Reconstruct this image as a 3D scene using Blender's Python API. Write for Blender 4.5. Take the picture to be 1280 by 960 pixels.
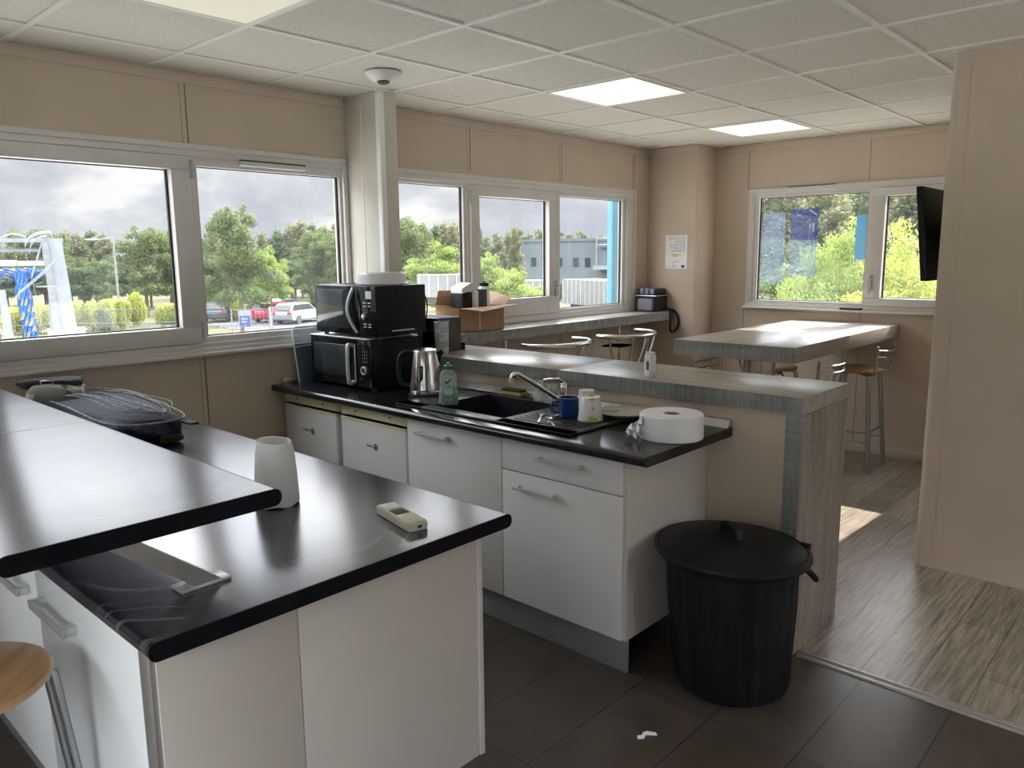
import bpy, bmesh, math, random
import numpy as np
from mathutils import Vector, Matrix
random.seed(7)
R = math.radians
C = bpy.context.scene.collection
scene = bpy.context.scene
for o in list(bpy.data.objects):
    bpy.data.objects.remove(o)

# ------------------------------------------------------------------ camera
cd = bpy.data.cameras.new('camera')
cam = bpy.data.objects.new('camera', cd); C.objects.link(cam)
cd.sensor_width = 36; cd.sensor_fit = 'HORIZONTAL'; cd.lens = 969.82 / 1280 * 36
cd.clip_start = .02; cd.clip_end = 600
YAW, PITCH, ROLL = 0.744145, 0.164349, -0.009773
_f = Vector((math.cos(YAW) * math.cos(PITCH), math.sin(YAW) * math.cos(PITCH), -math.sin(PITCH)))
_r = Vector((math.sin(YAW), -math.cos(YAW), 0)); _u = _r.cross(_f)
_r2 = math.cos(ROLL) * _r + math.sin(ROLL) * _u; _u2 = -math.sin(ROLL) * _r + math.cos(ROLL) * _u
cam.matrix_world = Matrix(((_r2.x, _u2.x, -_f.x, 0), (_r2.y, _u2.y, -_f.y, 0), (_r2.z, _u2.z, -_f.z, 1.6), (0, 0, 0, 1)))
scene.camera = cam
CAMZ = 1.6
# ------------------------------------------------------------------ look
vs = scene.view_settings
vs.view_transform = 'Standard'; vs.look = 'None'; vs.gamma = 1; vs.use_curve_mapping = False
vs.exposure = 0.16
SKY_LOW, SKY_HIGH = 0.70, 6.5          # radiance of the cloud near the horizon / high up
SUN_E = 12.0
LAMP_L = 1.05
# ------------------------------------------------------------------ world: cloudy sky
w = bpy.data.worlds.new('sky'); scene.world = w; w.use_nodes = True
nt = w.node_tree; nt.nodes.clear()
def N(t, **k):
    n = nt.nodes.new(t)
    for a, b in k.items(): setattr(n, a, b)
    return n
tc = N('ShaderNodeTexCoord'); mp = N('ShaderNodeMapping'); mp.inputs['Scale'].default_value = (1, 1, 2.0)
nt.links.new(tc.outputs['Generated'], mp.inputs[0])
no = N('ShaderNodeTexNoise'); no.inputs['Scale'].default_value = 6.5; no.inputs['Detail'].default_value = 9; no.inputs['Roughness'].default_value = .56
no.inputs['Distortion'].default_value = .25
nt.links.new(mp.outputs[0], no.inputs['Vector'])
cr = N('ShaderNodeValToRGB')
cr.color_ramp.elements[0].position = .40; cr.color_ramp.elements[0].color = (.74, .79, .89, 1)
cr.color_ramp.elements[1].position = .61; cr.color_ramp.elements[1].color = (1.26, 1.26, 1.26, 1)
e = cr.color_ramp.elements.new(.495); e.color = (.90, .94, 1.0, 1)
nt.links.new(no.outputs['Fac'], cr.inputs[0])
sx = N('ShaderNodeSeparateXYZ'); nt.links.new(tc.outputs['Generated'], sx.inputs[0])
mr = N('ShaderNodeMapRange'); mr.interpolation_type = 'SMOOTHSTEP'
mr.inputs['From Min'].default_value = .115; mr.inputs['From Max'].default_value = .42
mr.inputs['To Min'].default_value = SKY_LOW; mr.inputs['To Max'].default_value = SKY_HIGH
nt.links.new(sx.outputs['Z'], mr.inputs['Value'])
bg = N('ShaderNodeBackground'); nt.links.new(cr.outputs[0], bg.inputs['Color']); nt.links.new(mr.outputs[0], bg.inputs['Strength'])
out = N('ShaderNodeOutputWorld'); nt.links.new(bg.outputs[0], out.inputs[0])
# ------------------------------------------------------------------ sun
sd = bpy.data.lights.new('sun', 'SUN'); sd.energy = SUN_E; sd.angle = R(.6); sd.color = (1, .93, .82)
so = bpy.data.objects.new('sun', sd); C.objects.link(so)
so.rotation_euler = Vector((-1, .045, -.85)).to_track_quat('-Z', 'Y').to_euler(); so.location = (12, -1, 9)
# window portals (they only guide the sampling of the sky through the openings)
def portal(name, loc, d, sx_, sy_):
    l = bpy.data.lights.new(name, 'AREA'); l.shape = 'RECTANGLE'; l.size = sx_; l.size_y = sy_
    l.cycles.is_portal = True
    o = bpy.data.objects.new(name, l); C.objects.link(o); o.location = loc
    o.rotation_euler = Vector(d).to_track_quat('-Z', 'Z' if abs(d[2]) < .5 else 'Y').to_euler()
portal('daylight_window', (1.35, 4.02, 1.64), (0, -1, 0), 3.0, 1.05)
portal('daylight_window', (4.4, 4.02, 1.62), (0, -1, 0), 2.9, 1.05)
portal('daylight_window', (6.52, 2.16, 1.64), (-1, 0, 0), 1.9, 1.0)
portal('daylight_window', (-1.12, .75, .95), (1, 0, 0), 2.7, 1.8)
portal('daylight_window', (2.8, -2.52, 1.43), (0, 1, 0), 2.4, 1.65)

# ================================================================== materials
MATS = {}
def principled(name, col=(.5, .5, .5), rough=.5, metal=0, spec=.5, ior=None, coat=0):
    m = bpy.data.materials.new(name); m.use_nodes = True
    b = m.node_tree.nodes['Principled BSDF']
    b.inputs['Base Color'].default_value = (*col, 1); b.inputs['Roughness'].default_value = rough
    b.inputs['Metallic'].default_value = metal; b.inputs['Specular IOR Level'].default_value = spec
    if ior: b.inputs['IOR'].default_value = ior
    if coat: b.inputs['Coat Weight'].default_value = coat; b.inputs['Coat Roughness'].default_value = .08
    return m, m.node_tree, b
def nn(nt, t, **k):
    n = nt.nodes.new(t)
    for a, b in k.items():
        if a in n.inputs: n.inputs[a].default_value = b
        else: setattr(n, a, b)
    return n
def coords(nt, scale=(1, 1, 1), loc=(0, 0, 0)):
    t = nt.nodes.new('ShaderNodeTexCoord'); mp = nt.nodes.new('ShaderNodeMapping')
    mp.inputs['Scale'].default_value = scale; mp.inputs['Location'].default_value = loc
    nt.links.new(t.outputs['Object'], mp.inputs[0]); return mp.outputs[0]
def noisy(name, c1, c2, scale=20, detail=4, rough=.5, stretch=(1, 1, 1), metal=0, spec=.5, bump=0, rvar=0, ior=None, pos=(.35, .65), coat=0):
    """principled material whose colour wanders between two tones"""
    m, nt, b = principled(name, c1, rough, metal, spec, ior, coat)
    v = coords(nt, stretch)
    n = nn(nt, 'ShaderNodeTexNoise', Scale=scale, Detail=detail); nt.links.new(v, n.inputs['Vector'])
    r = nt.nodes.new('ShaderNodeValToRGB'); r.color_ramp.elements[0].position = pos[0]; r.color_ramp.elements[1].position = pos[1]
    r.color_ramp.elements[0].color = (*c1, 1); r.color_ramp.elements[1].color = (*c2, 1)
    nt.links.new(n.outputs['Fac'], r.inputs[0]); nt.links.new(r.outputs[0], b.inputs['Base Color'])
    if bump:
        bp = nn(nt, 'ShaderNodeBump', Strength=bump, Distance=.01); nt.links.new(n.outputs['Fac'], bp.inputs['Height']); nt.links.new(bp.outputs[0], b.inputs['Normal'])
    if rvar:
        mr = nn(nt, 'ShaderNodeMapRange'); mr.inputs['To Min'].default_value = rough - rvar; mr.inputs['To Max'].default_value = rough + rvar
        nt.links.new(n.outputs['Fac'], mr.inputs['Value']); nt.links.new(mr.outputs[0], b.inputs['Roughness'])
    return m

M = MATS
M['wall'] = noisy('beige_wall_panel', (.56, .465, .37), (.60, .50, .40), 3, 3, .62, spec=.25)
M['wall_dark'] = noisy('panel_joint', (.20, .155, .11), (.24, .19, .14), 8, 2, .7)
M['post'] = noisy('pale_post_paint', (.56, .53, .46), (.60, .57, .50), 4, 2, .5, spec=.35)
M['post_trim'] = noisy('white_post_trim', (.78, .80, .78), (.82, .84, .82), 4, 2, .35)
M['pvc'] = noisy('white_window_frame', (.64, .62, .59), (.69, .67, .64), 5, 2, .33, spec=.5)
M['gasket'] = noisy('black_gasket', (.012, .013, .02), (.02, .021, .03), 8, 2, .45)
M['white'] = noisy('white_laminate', (.70, .71, .71), (.74, .75, .75), 3, 2, .28, spec=.5)
M['white_side'] = noisy('cream_side_panel', (.62, .58, .53), (.65, .61, .56), 3, 2, .35, spec=.35)
M['door_white'] = noisy('glossy_white_door', (.82, .86, .88), (.85, .89, .90), 3, 2, .2, spec=.5)
M['cream'] = noisy('cream_plastic', (.66, .62, .42), (.70, .66, .46), 6, 2, .4)
M['plinth'] = noisy('aluminium_plinth', (.33, .36, .38), (.38, .41, .43), 6, 2, .38, metal=.6)
M['steel'] = noisy('brushed_steel', (.55, .55, .54), (.68, .68, .67), 30, 3, .26, (1, 1, .1), metal=1)
M['chrome'] = noisy('chrome', (.72, .72, .73), (.8, .8, .8), 10, 2, .09, metal=1)
M['tube'] = noisy('grey_metal_tube', (.36, .38, .40), (.44, .46, .48), 12, 2, .3, metal=.9)
M['alu'] = noisy('satin_aluminium', (.44, .43, .41), (.50, .49, .47), 30, 2, .35, (1, 1, .1), metal=.7)
M['handle'] = noisy('satin_handle', (.62, .64, .65), (.68, .70, .71), 10, 2, .35, metal=.5)
M['black'] = noisy('black_plastic', (.006, .007, .009), (.010, .011, .013), 12, 3, .45, spec=.25)
M['black_gloss'] = noisy('black_gloss', (.004, .005, .008), (.007, .008, .011), 8, 2, .07, spec=.35)
M['bin'] = noisy('black_bin_plastic', (.006, .007, .009), (.011, .012, .014), 6, 4, .5, spec=.22, bump=.1)
M['sink'] = noisy('black_composite', (.012, .014, .018), (.03, .032, .037), 160, 2, .34, spec=.5)
M['dkglass'] = noisy('dark_glass', (.02, .03, .035), (.03, .04, .045), 5, 2, .06, spec=.7)
M['wood_seat'] = noisy('beech_seat', (.42, .23, .10), (.55, .33, .16), 6, 5, .35, (1, 7, 1), coat=.3)
M['paper'] = noisy('white_paper', (.87, .88, .90), (.91, .92, .94), 14, 3, .8, spec=.2, bump=.05)
M['plastic_w'] = noisy('white_plastic', (.74, .74, .72), (.80, .80, .78), 9, 2, .35)
M['plastic_c'] = noisy('yellowed_plastic', (.66, .64, .52), (.72, .70, .58), 9, 2, .38)
M['card'] = noisy('cardboard', (.40, .25, .145), (.46, .30, .18), 14, 4, .75, (1, 1, 4), spec=.2)
M['card_in'] = noisy('cardboard_inside', (.44, .30, .20), (.52, .37, .26), 14, 4, .8, spec=.2)
M['blue'] = noisy('blue_enamel', (.015, .05, .24), (.02, .065, .30), 6, 2, .15)
M['navy'] = noisy('navy_fabric', (.008, .012, .03), (.02, .028, .055), 60, 4, .8, bump=.3)
M['black_fabric'] = noisy('black_fabric', (.01, .01, .012), (.028, .028, .03), 90, 3, .85, bump=.3)
M['grey_fabric'] = noisy('grey_mesh_fabric', (.13, .13, .17), (.25, .24, .31), 120, 2, .8, bump=.4)
M['cord'] = noisy('grey_cord', (.07, .085, .09), (.24, .26, .26), 30, 2, .6)
M['sponge_y'] = noisy('yellow_sponge', (.42, .36, .12), (.55, .48, .18), 90, 2, .9)
M['sponge_g'] = noisy('green_scourer', (.035, .05, .03), (.06, .08, .045), 120, 2, .95)
M['plate'] = noisy('glazed_stoneware', (.58, .57, .49), (.64, .63, .55), 6, 2, .2)
M['rubber'] = noisy('grey_rubber', (.05, .05, .05), (.08, .08, .08), 12, 2, .7)
M['ink'] = noisy('dark_print', (.03, .03, .035), (.05, .05, .055), 12, 2, .5)
M['ink_b'] = noisy('blue_print', (.03, .06, .22), (.05, .08, .28), 12, 2, .5)
M['orange_print'] = noisy('orange_print', (.7, .38, .08), (.8, .5, .15), 12, 2, .5)
M['green'] = noisy('green_cap', (.01, .16, .06), (.015, .21, .08), 9, 2, .35)
M['label'] = noisy('pale_green_label', (.45, .66, .62), (.60, .78, .74), 12, 2, .4)
M['tile_c'] = noisy('mineral_ceiling_tile', (.66, .64, .56), (.74, .72, .64), 70, 5, .9, spec=.1)
M['tbar'] = noisy('white_t_bar', (.74, .73, .68), (.78, .77, .72), 5, 2, .5)

def wood_floor():
    m, nt, b = principled('wood_plank_floor', rough=.3, spec=.5)
    v = coords(nt)
    br = nn(nt, 'ShaderNodeTexBrick', Scale=1, offset=.37, offset_frequency=2)
    br.inputs['Mortar Size'].default_value = .0016; br.inputs['Brick Width'].default_value = 1.22; br.inputs['Row Height'].default_value = .18
    br.inputs['Bias'].default_value = 0; br.inputs['Color1'].default_value = (.25, .21, .17, 1); br.inputs['Color2'].default_value = (.39, .34, .28, 1)
    br.inputs['Mortar'].default_value = (.05, .04, .032, 1)
    nt.links.new(v, br.inputs['Vector'])
    mp = nn(nt, 'ShaderNodeMapping'); mp.inputs['Scale'].default_value = (1.6, 22, 1); nt.links.new(v, mp.inputs[0])
    n = nn(nt, 'ShaderNodeTexNoise', Scale=2.6, Detail=8, Roughness=.62, Distortion=.5); nt.links.new(mp.outputs[0], n.inputs['Vector'])
    r = nt.nodes.new('ShaderNodeValToRGB'); r.color_ramp.elements[0].position = .32; r.color_ramp.elements[1].position = .68
    r.color_ramp.elements[0].color = (.50, .48, .46, 1); r.color_ramp.elements[1].color = (1.35, 1.33, 1.3, 1)
    nt.links.new(n.outputs['Fac'], r.inputs[0])
    mx = nn(nt, 'ShaderNodeMix', data_type='RGBA', blend_type='MULTIPLY'); mx.inputs[0].default_value = 1
    nt.links.new(br.outputs['Color'], mx.inputs[6]); nt.links.new(r.outputs[0], mx.inputs[7]); nt.links.new(mx.outputs[2], b.inputs['Base Color'])
    bp = nn(nt, 'ShaderNodeBump', Strength=.35, Distance=.004); nt.links.new(n.outputs['Fac'], bp.inputs['Height']); nt.links.new(bp.outputs[0], b.inputs['Normal'])
    return m
M['wood_floor'] = wood_floor()
def tile_floor():
    m, nt, b = principled('brown_floor_tile', rough=.34, spec=.5)
    v = coords(nt, loc=(-2.28 + 6.1, -.873 + 6.15, 0))
    br = nn(nt, 'ShaderNodeTexBrick', Scale=1, offset=0, offset_frequency=2)
    br.inputs['Mortar Size'].default_value = .0028; br.inputs['Mortar Smooth'].default_value = .2; br.inputs['Brick Width'].default_value = .61; br.inputs['Row Height'].default_value = .3075
    br.inputs['Color1'].default_value = (.062, .047, .037, 1); br.inputs['Color2'].default_value = (.078, .060, .048, 1); br.inputs['Mortar'].default_value = (.020, .016, .013, 1)
    nt.links.new(v, br.inputs['Vector'])
    n = nn(nt, 'ShaderNodeTexNoise', Scale=5, Detail=6, Roughness=.6); nt.links.new(v, n.inputs['Vector'])
    r = nt.nodes.new('ShaderNodeValToRGB'); r.color_ramp.elements[0].position = .3; r.color_ramp.elements[1].position = .7
    r.color_ramp.elements[0].color = (.75, .75, .75, 1); r.color_ramp.elements[1].color = (1.25, 1.25, 1.25, 1)
    nt.links.new(n.outputs['Fac'], r.inputs[0])
    mx = nn(nt, 'ShaderNodeMix', data_type='RGBA', blend_type='MULTIPLY'); mx.inputs[0].default_value = 1
    nt.links.new(br.outputs['Color'], mx.inputs[6]); nt.links.new(r.outputs[0], mx.inputs[7]); nt.links.new(mx.outputs[2], b.inputs['Base Color'])
    bp = nn(nt, 'ShaderNodeBump', Strength=.5, Distance=.002, invert=True); nt.links.new(br.outputs['Fac'], bp.inputs['Height']); nt.links.new(bp.outputs[0], b.inputs['Normal'])
    mr = nn(nt, 'ShaderNodeMapRange'); mr.inputs['To Min'].default_value = .24; mr.inputs['To Max'].default_value = .46
    nt.links.new(n.outputs['Fac'], mr.inputs['Value']); nt.links.new(mr.outputs[0], b.inputs['Roughness'])
    return m
M['tile_floor'] = tile_floor()
def black_top():
    """dark laminate with curved wipe smears that leave it hazier"""
    m, nt, b = principled('black_laminate_top', (.012, .014, .02), .24, spec=.5, ior=2.05)
    v = coords(nt)
    wn = nn(nt, 'ShaderNodeTexNoise', Scale=2.2, Detail=2); nt.links.new(v, wn.inputs['Vector'])
    wa = nn(nt, 'ShaderNodeVectorMath', operation='SCALE'); wa.inputs['Scale'].default_value = .22; nt.links.new(wn.outputs['Color'], wa.inputs[0])
    wb = nn(nt, 'ShaderNodeVectorMath', operation='ADD'); nt.links.new(v, wb.inputs[0]); nt.links.new(wa.outputs[0], wb.inputs[1])
    ds = nn(nt, 'ShaderNodeVectorMath', operation='DISTANCE'); nt.links.new(wb.outputs[0], ds.inputs[0]); ds.inputs[1].default_value = (.16, -.50, .1)
    wv = nn(nt, 'ShaderNodeTexNoise', noise_dimensions='1D', Detail=4, Roughness=.6); wv.inputs['Scale'].default_value = 26; nt.links.new(ds.outputs['Value'], wv.inputs['W'])
    n = nn(nt, 'ShaderNodeTexNoise', Scale=2.4, Detail=3, Distortion=.8); nt.links.new(v, n.inputs['Vector'])
    mk = nn(nt, 'ShaderNodeMapRange'); mk.inputs['From Min'].default_value = .44; mk.inputs['From Max'].default_value = .62; nt.links.new(n.outputs['Fac'], mk.inputs['Value'])
    rw = nt.nodes.new('ShaderNodeValToRGB'); rw.color_ramp.elements[0].position = .52; rw.color_ramp.elements[1].position = .78
    nt.links.new(wv.outputs['Fac'], rw.inputs[0])
    mu = nn(nt, 'ShaderNodeMath', operation='MULTIPLY'); nt.links.new(rw.outputs[0], mu.inputs[0]); nt.links.new(mk.outputs[0], mu.inputs[1])
    mx = nn(nt, 'ShaderNodeMix', data_type='RGBA'); mx.inputs[6].default_value = (.014, .017, .028, 1); mx.inputs[7].default_value = (.20, .21, .25, 1)
    nt.links.new(mu.outputs[0], mx.inputs[0]); nt.links.new(mx.outputs[2], b.inputs['Base Color'])
    mr = nn(nt, 'ShaderNodeMapRange'); mr.inputs['To Min'].default_value = .17; mr.inputs['To Max'].default_value = .27
    nt.links.new(n.outputs['Fac'], mr.inputs['Value']); nt.links.new(mr.outputs[0], b.inputs['Roughness'])
    return m
M['black_top'] = black_top()
M['edge_black'] = noisy('black_edging', (.003, .004, .007), (.006, .007, .010), 12, 2, .4, spec=.15)
M['kitchen_top'] = noisy('black_kitchen_laminate', (.008, .009, .011), (.014, .015, .018), 12, 3, .17, spec=.5, rvar=.03)
def grey_lam(name, c1, c2, c3, axis, ribs=0):
    """weathered grey wood-look laminate; grain runs along axis"""
    m, nt, b = principled(name, rough=.27, spec=.55)
    st = [9, 9, 9]; st[axis] = .8
    v = coords(nt, tuple(st))
    n = nn(nt, 'ShaderNodeTexNoise', Scale=2.2, Detail=8, Roughness=.65, Distortion=.4); nt.links.new(v, n.inputs['Vector'])
    r = nt.nodes.new('ShaderNodeValToRGB'); r.color_ramp.elements[0].position = .3; r.color_ramp.elements[1].position = .7
    r.color_ramp.elements[0].color = (*c1, 1); r.color_ramp.elements[1].color = (*c3, 1)
    e = r.color_ramp.elements.new(.5); e.color = (*c2, 1)
    nt.links.new(n.outputs['Fac'], r.inputs[0])
    last = r.outputs[0]
    v2 = coords(nt, (130, 130, 130) if not ribs else ((130, 130, 6) if ribs == 1 else (5, 5, 130)))
    n2 = nn(nt, 'ShaderNodeTexNoise', Scale=1, Detail=2); nt.links.new(v2, n2.inputs['Vector'])
    r2 = nt.nodes.new('ShaderNodeValToRGB'); r2.color_ramp.elements[0].position = .35; r2.color_ramp.elements[1].position = .65
    r2.color_ramp.elements[0].color = (.8, .8, .8, 1); r2.color_ramp.elements[1].color = (1.15, 1.15, 1.15, 1)
    nt.links.new(n2.outputs['Fac'], r2.inputs[0])
    mx = nn(nt, 'ShaderNodeMix', data_type='RGBA', blend_type='MULTIPLY'); mx.inputs[0].default_value = 1
    nt.links.new(last, mx.inputs[6]); nt.links.new(r2.outputs[0], mx.inputs[7]); nt.links.new(mx.outputs[2], b.inputs['Base Color'])
    return m
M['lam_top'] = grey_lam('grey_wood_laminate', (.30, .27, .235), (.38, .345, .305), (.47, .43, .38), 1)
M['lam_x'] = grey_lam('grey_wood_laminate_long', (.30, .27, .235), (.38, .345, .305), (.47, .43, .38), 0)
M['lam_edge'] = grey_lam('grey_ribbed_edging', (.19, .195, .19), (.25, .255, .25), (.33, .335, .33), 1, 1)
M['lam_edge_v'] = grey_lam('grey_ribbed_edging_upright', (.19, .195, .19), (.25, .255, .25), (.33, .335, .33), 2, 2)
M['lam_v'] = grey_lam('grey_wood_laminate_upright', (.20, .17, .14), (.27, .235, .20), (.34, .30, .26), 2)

def glass_mat(name='window_glass', tint=(1, 1, 1), refl=.07):
    m = bpy.data.materials.new(name); m.use_nodes = True; nt = m.node_tree; nt.nodes.clear()
    t = nn(nt, 'ShaderNodeBsdfTransparent'); t.inputs[0].default_value = (*tint, 1)
    g = nn(nt, 'ShaderNodeBsdfGlossy'); g.inputs['Roughness'].default_value = .02
    lw = nn(nt, 'ShaderNodeLayerWeight'); lw.inputs['Blend'].default_value = .12
    mr = nn(nt, 'ShaderNodeMapRange'); mr.inputs['To Min'].default_value = refl * .5; mr.inputs['To Max'].default_value = .5
    nt.links.new(lw.outputs['Facing'], mr.inputs['Value'])
    pw = nn(nt, 'ShaderNodeMath', operation='POWER'); nt.links.new(lw.outputs['Facing'], pw.inputs[0]); pw.inputs[1].default_value = 2.5
    nt.links.new(pw.outputs[0], mr.inputs['Value'])
    mx = nn(nt, 'ShaderNodeMixShader'); nt.links.new(mr.outputs[0], mx.inputs[0]); nt.links.new(t.outputs[0], mx.inputs[1]); nt.links.new(g.outputs[0], mx.inputs[2])
    tl = nn(nt, 'ShaderNodeBsdfTranslucent'); tl.inputs[0].default_value = (.9, .93, .95, 1)      # thin film of dust on the pane
    dn = nn(nt, 'ShaderNodeTexNoise', Scale=3, Detail=5); nt.links.new(coords(nt), dn.inputs['Vector'])
    dm = nn(nt, 'ShaderNodeMapRange'); dm.inputs['From Min'].default_value = .3; dm.inputs['From Max'].default_value = .75; dm.inputs['To Min'].default_value = .002; dm.inputs['To Max'].default_value = .016
    nt.links.new(dn.outputs['Fac'], dm.inputs['Value'])
    m2 = nn(nt, 'ShaderNodeMixShader'); nt.links.new(dm.outputs[0], m2.inputs[0]); nt.links.new(mx.outputs[0], m2.inputs[1]); nt.links.new(tl.outputs[0], m2.inputs[2]); mx = m2
    o = nn(nt, 'ShaderNodeOutputMaterial'); nt.links.new(mx.outputs[0], o.inputs[0]); return m
M['glass'] = glass_mat()
def milky(name, col, alpha, rough=.3):
    m = bpy.data.materials.new(name); m.use_nodes = True; nt = m.node_tree; nt.nodes.clear()
    t = nn(nt, 'ShaderNodeBsdfTransparent'); p = nn(nt, 'ShaderNodeBsdfPrincipled'); p.inputs['Base Color'].default_value = (*col, 1); p.inputs['Roughness'].default_value = rough
    n = nn(nt, 'ShaderNodeTexNoise', Scale=9, Detail=3); v = coords(nt); nt.links.new(v, n.inputs['Vector'])
    mr = nn(nt, 'ShaderNodeMapRange'); mr.inputs['To Min'].default_value = alpha - .1; mr.inputs['To Max'].default_value = alpha + .1; nt.links.new(n.outputs['Fac'], mr.inputs['Value'])
    mx = nn(nt, 'ShaderNodeMixShader'); nt.links.new(mr.outputs[0], mx.inputs[0]); nt.links.new(t.outputs[0], mx.inputs[1]); nt.links.new(p.outputs[0], mx.inputs[2])
    o = nn(nt, 'ShaderNodeOutputMaterial'); nt.links.new(mx.outputs[0], o.inputs[0]); return m
M['clear'] = milky('clear_plastic', (.7, .75, .75), .33, .08)
M['frost'] = milky('frosted_plastic', (.85, .88, .90), .72, .25)
M['green_liquid'] = milky('green_soap', (.02, .30, .13), .8, .1)
M['refl_blue'] = milky('blue_pane_reflection', (.05, .13, .45), .52)  # these three tints paint reflections seen in the far pane
M['refl_pale'] = milky('pale_pane_reflection', (.40, .55, .78), .28)
M['refl_cyan'] = milky('cyan_pane_reflection', (.20, .58, .85), .75)
M['acrylic'] = milky('grey_blue_acrylic', (.10, .15, .18), .78, .12)
M['acrylic_top'] = milky('clear_acrylic', (.35, .45, .50), .35, .12)
def emis(name, col, s):
    m, nt, b = principled(name, (.7, .7, .66), .6)
    n = nn(nt, 'ShaderNodeTexNoise', Scale=2.2, Detail=1); nt.links.new(coords(nt), n.inputs['Vector'])
    mr = nn(nt, 'ShaderNodeMapRange'); mr.inputs['To Min'].default_value = s * .9; mr.inputs['To Max'].default_value = s * 1.1; nt.links.new(n.outputs['Fac'], mr.inputs['Value'])
    b.inputs['Emission Color'].default_value = (*col, 1); nt.links.new(mr.outputs[0], b.inputs['Emission Strength']); return m
M['lamp'] = emis('lit_diffuser', (1, .96, .84), LAMP_L * .72)
M['lamp_dim'] = emis('dim_diffuser', (1, .92, .62), LAMP_L * .30)
M['screen'] = emis('lit_display', (.05, .45, .5), .12)
# outside
M['grass'] = noisy('rough_grass', (.050, .046, .022), (.085, .095, .028), .35, 8, .95, (1, 1, 1), pos=(.35, .6))
M['asphalt'] = noisy('grey_asphalt', (.075, .075, .082), (.10, .10, .108), .6, 6, .9)
def leaf_mat(name, c1, c2, sc=.9):
    m, nt, b = principled(name, c1, .55, spec=.25)
    oi = nt.nodes.new('ShaderNodeObjectInfo')
    v = coords(nt); n = nn(nt, 'ShaderNodeTexNoise', Scale=sc, Detail=3); nt.links.new(v, n.inputs['Vector'])
    r = nt.nodes.new('ShaderNodeValToRGB'); r.color_ramp.elements[0].position = .38; r.color_ramp.elements[1].position = .62
    r.color_ramp.elements[0].color = (*c1, 1); r.color_ramp.elements[1].color = (*c2, 1)
    nt.links.new(n.outputs['Fac'], r.inputs[0]); nt.links.new(r.outputs[0], b.inputs['Base Color'])
    tr = nn(nt, 'ShaderNodeBsdfTranslucent'); nt.links.new(r.outputs[0], tr.inputs[0])
    mx = nn(nt, 'ShaderNodeMixShader'); mx.inputs[0].default_value = .4
    o = nt.nodes['Material Output']; nt.links.new(b.outputs[0], mx.inputs[1]); nt.links.new(tr.outputs[0], mx.inputs[2]); nt.links.new(mx.outputs[0], o.inputs[0])
    return m
M['leaf_mid'] = leaf_mat('mid_green_leaves', (.085, .125, .045), (.17, .22, .085))
M['leaf_dark'] = leaf_mat('deep_green_leaves', (.065, .10, .045), (.13, .18, .08))
M['leaf_bright'] = leaf_mat('bright_green_leaves', (.16, .23, .055), (.30, .38, .10))
M['leaf_yellow'] = leaf_mat('yellow_green_leaves', (.25, .29, .05), (.42, .45, .09))
M['leaf_pine'] = leaf_mat('olive_pine_needles', (.13, .145, .07), (.24, .25, .13))
M['bark'] = noisy('brown_bark', (.10, .075, .055), (.18, .14, .10), 6, 4, .9, (1, 1, .2))
M['galv'] = noisy('galvanised_steel', (.20, .21, .22), (.26, .27, .28), 4, 2, .5, metal=.3)
M['rig_white'] = noisy('white_gantry_paint', (.20, .225, .255), (.24, .265, .295), 2, 2, .5)
M['brush_b'] = noisy('blue_brush_bristles', (.02, .10, .45), (.05, .20, .65), 9, 3, .8)
M['brush_w'] = noisy('white_brush_bristles', (.22, .235, .26), (.28, .295, .32), 9, 3, .8)
M['clad'] = noisy('grey_cladding', (.095, .115, .135), (.11, .13, .15), .6, 2, .6)
M['clad_blue'] = noisy('light_blue_cladding', (.07, .24, .38), (.08, .27, .41), 2, 2, .45)
M['trailer'] = noisy('white_trailer_skin', (.17, .17, .165), (.20, .20, .195), 1, 2, .5)
M['concrete'] = noisy('pale_concrete', (.34, .34, .33), (.42, .42, .40), 2, 4, .8)
M['car_white'] = noisy('white_car_paint', (.22, .235, .25), (.25, .265, .28), 1, 2, .2)
M['car_red'] = noisy('red_car_paint', (.30, .03, .05), (.36, .04, .06), 1, 2, .2)
M['car_blue'] = noisy('blue_car_paint', (.06, .09, .22), (.08, .11, .27), 1, 2, .2)
M['car_grey'] = noisy('dark_car_paint', (.05, .06, .08), (.07, .08, .10), 1, 2, .2)

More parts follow.
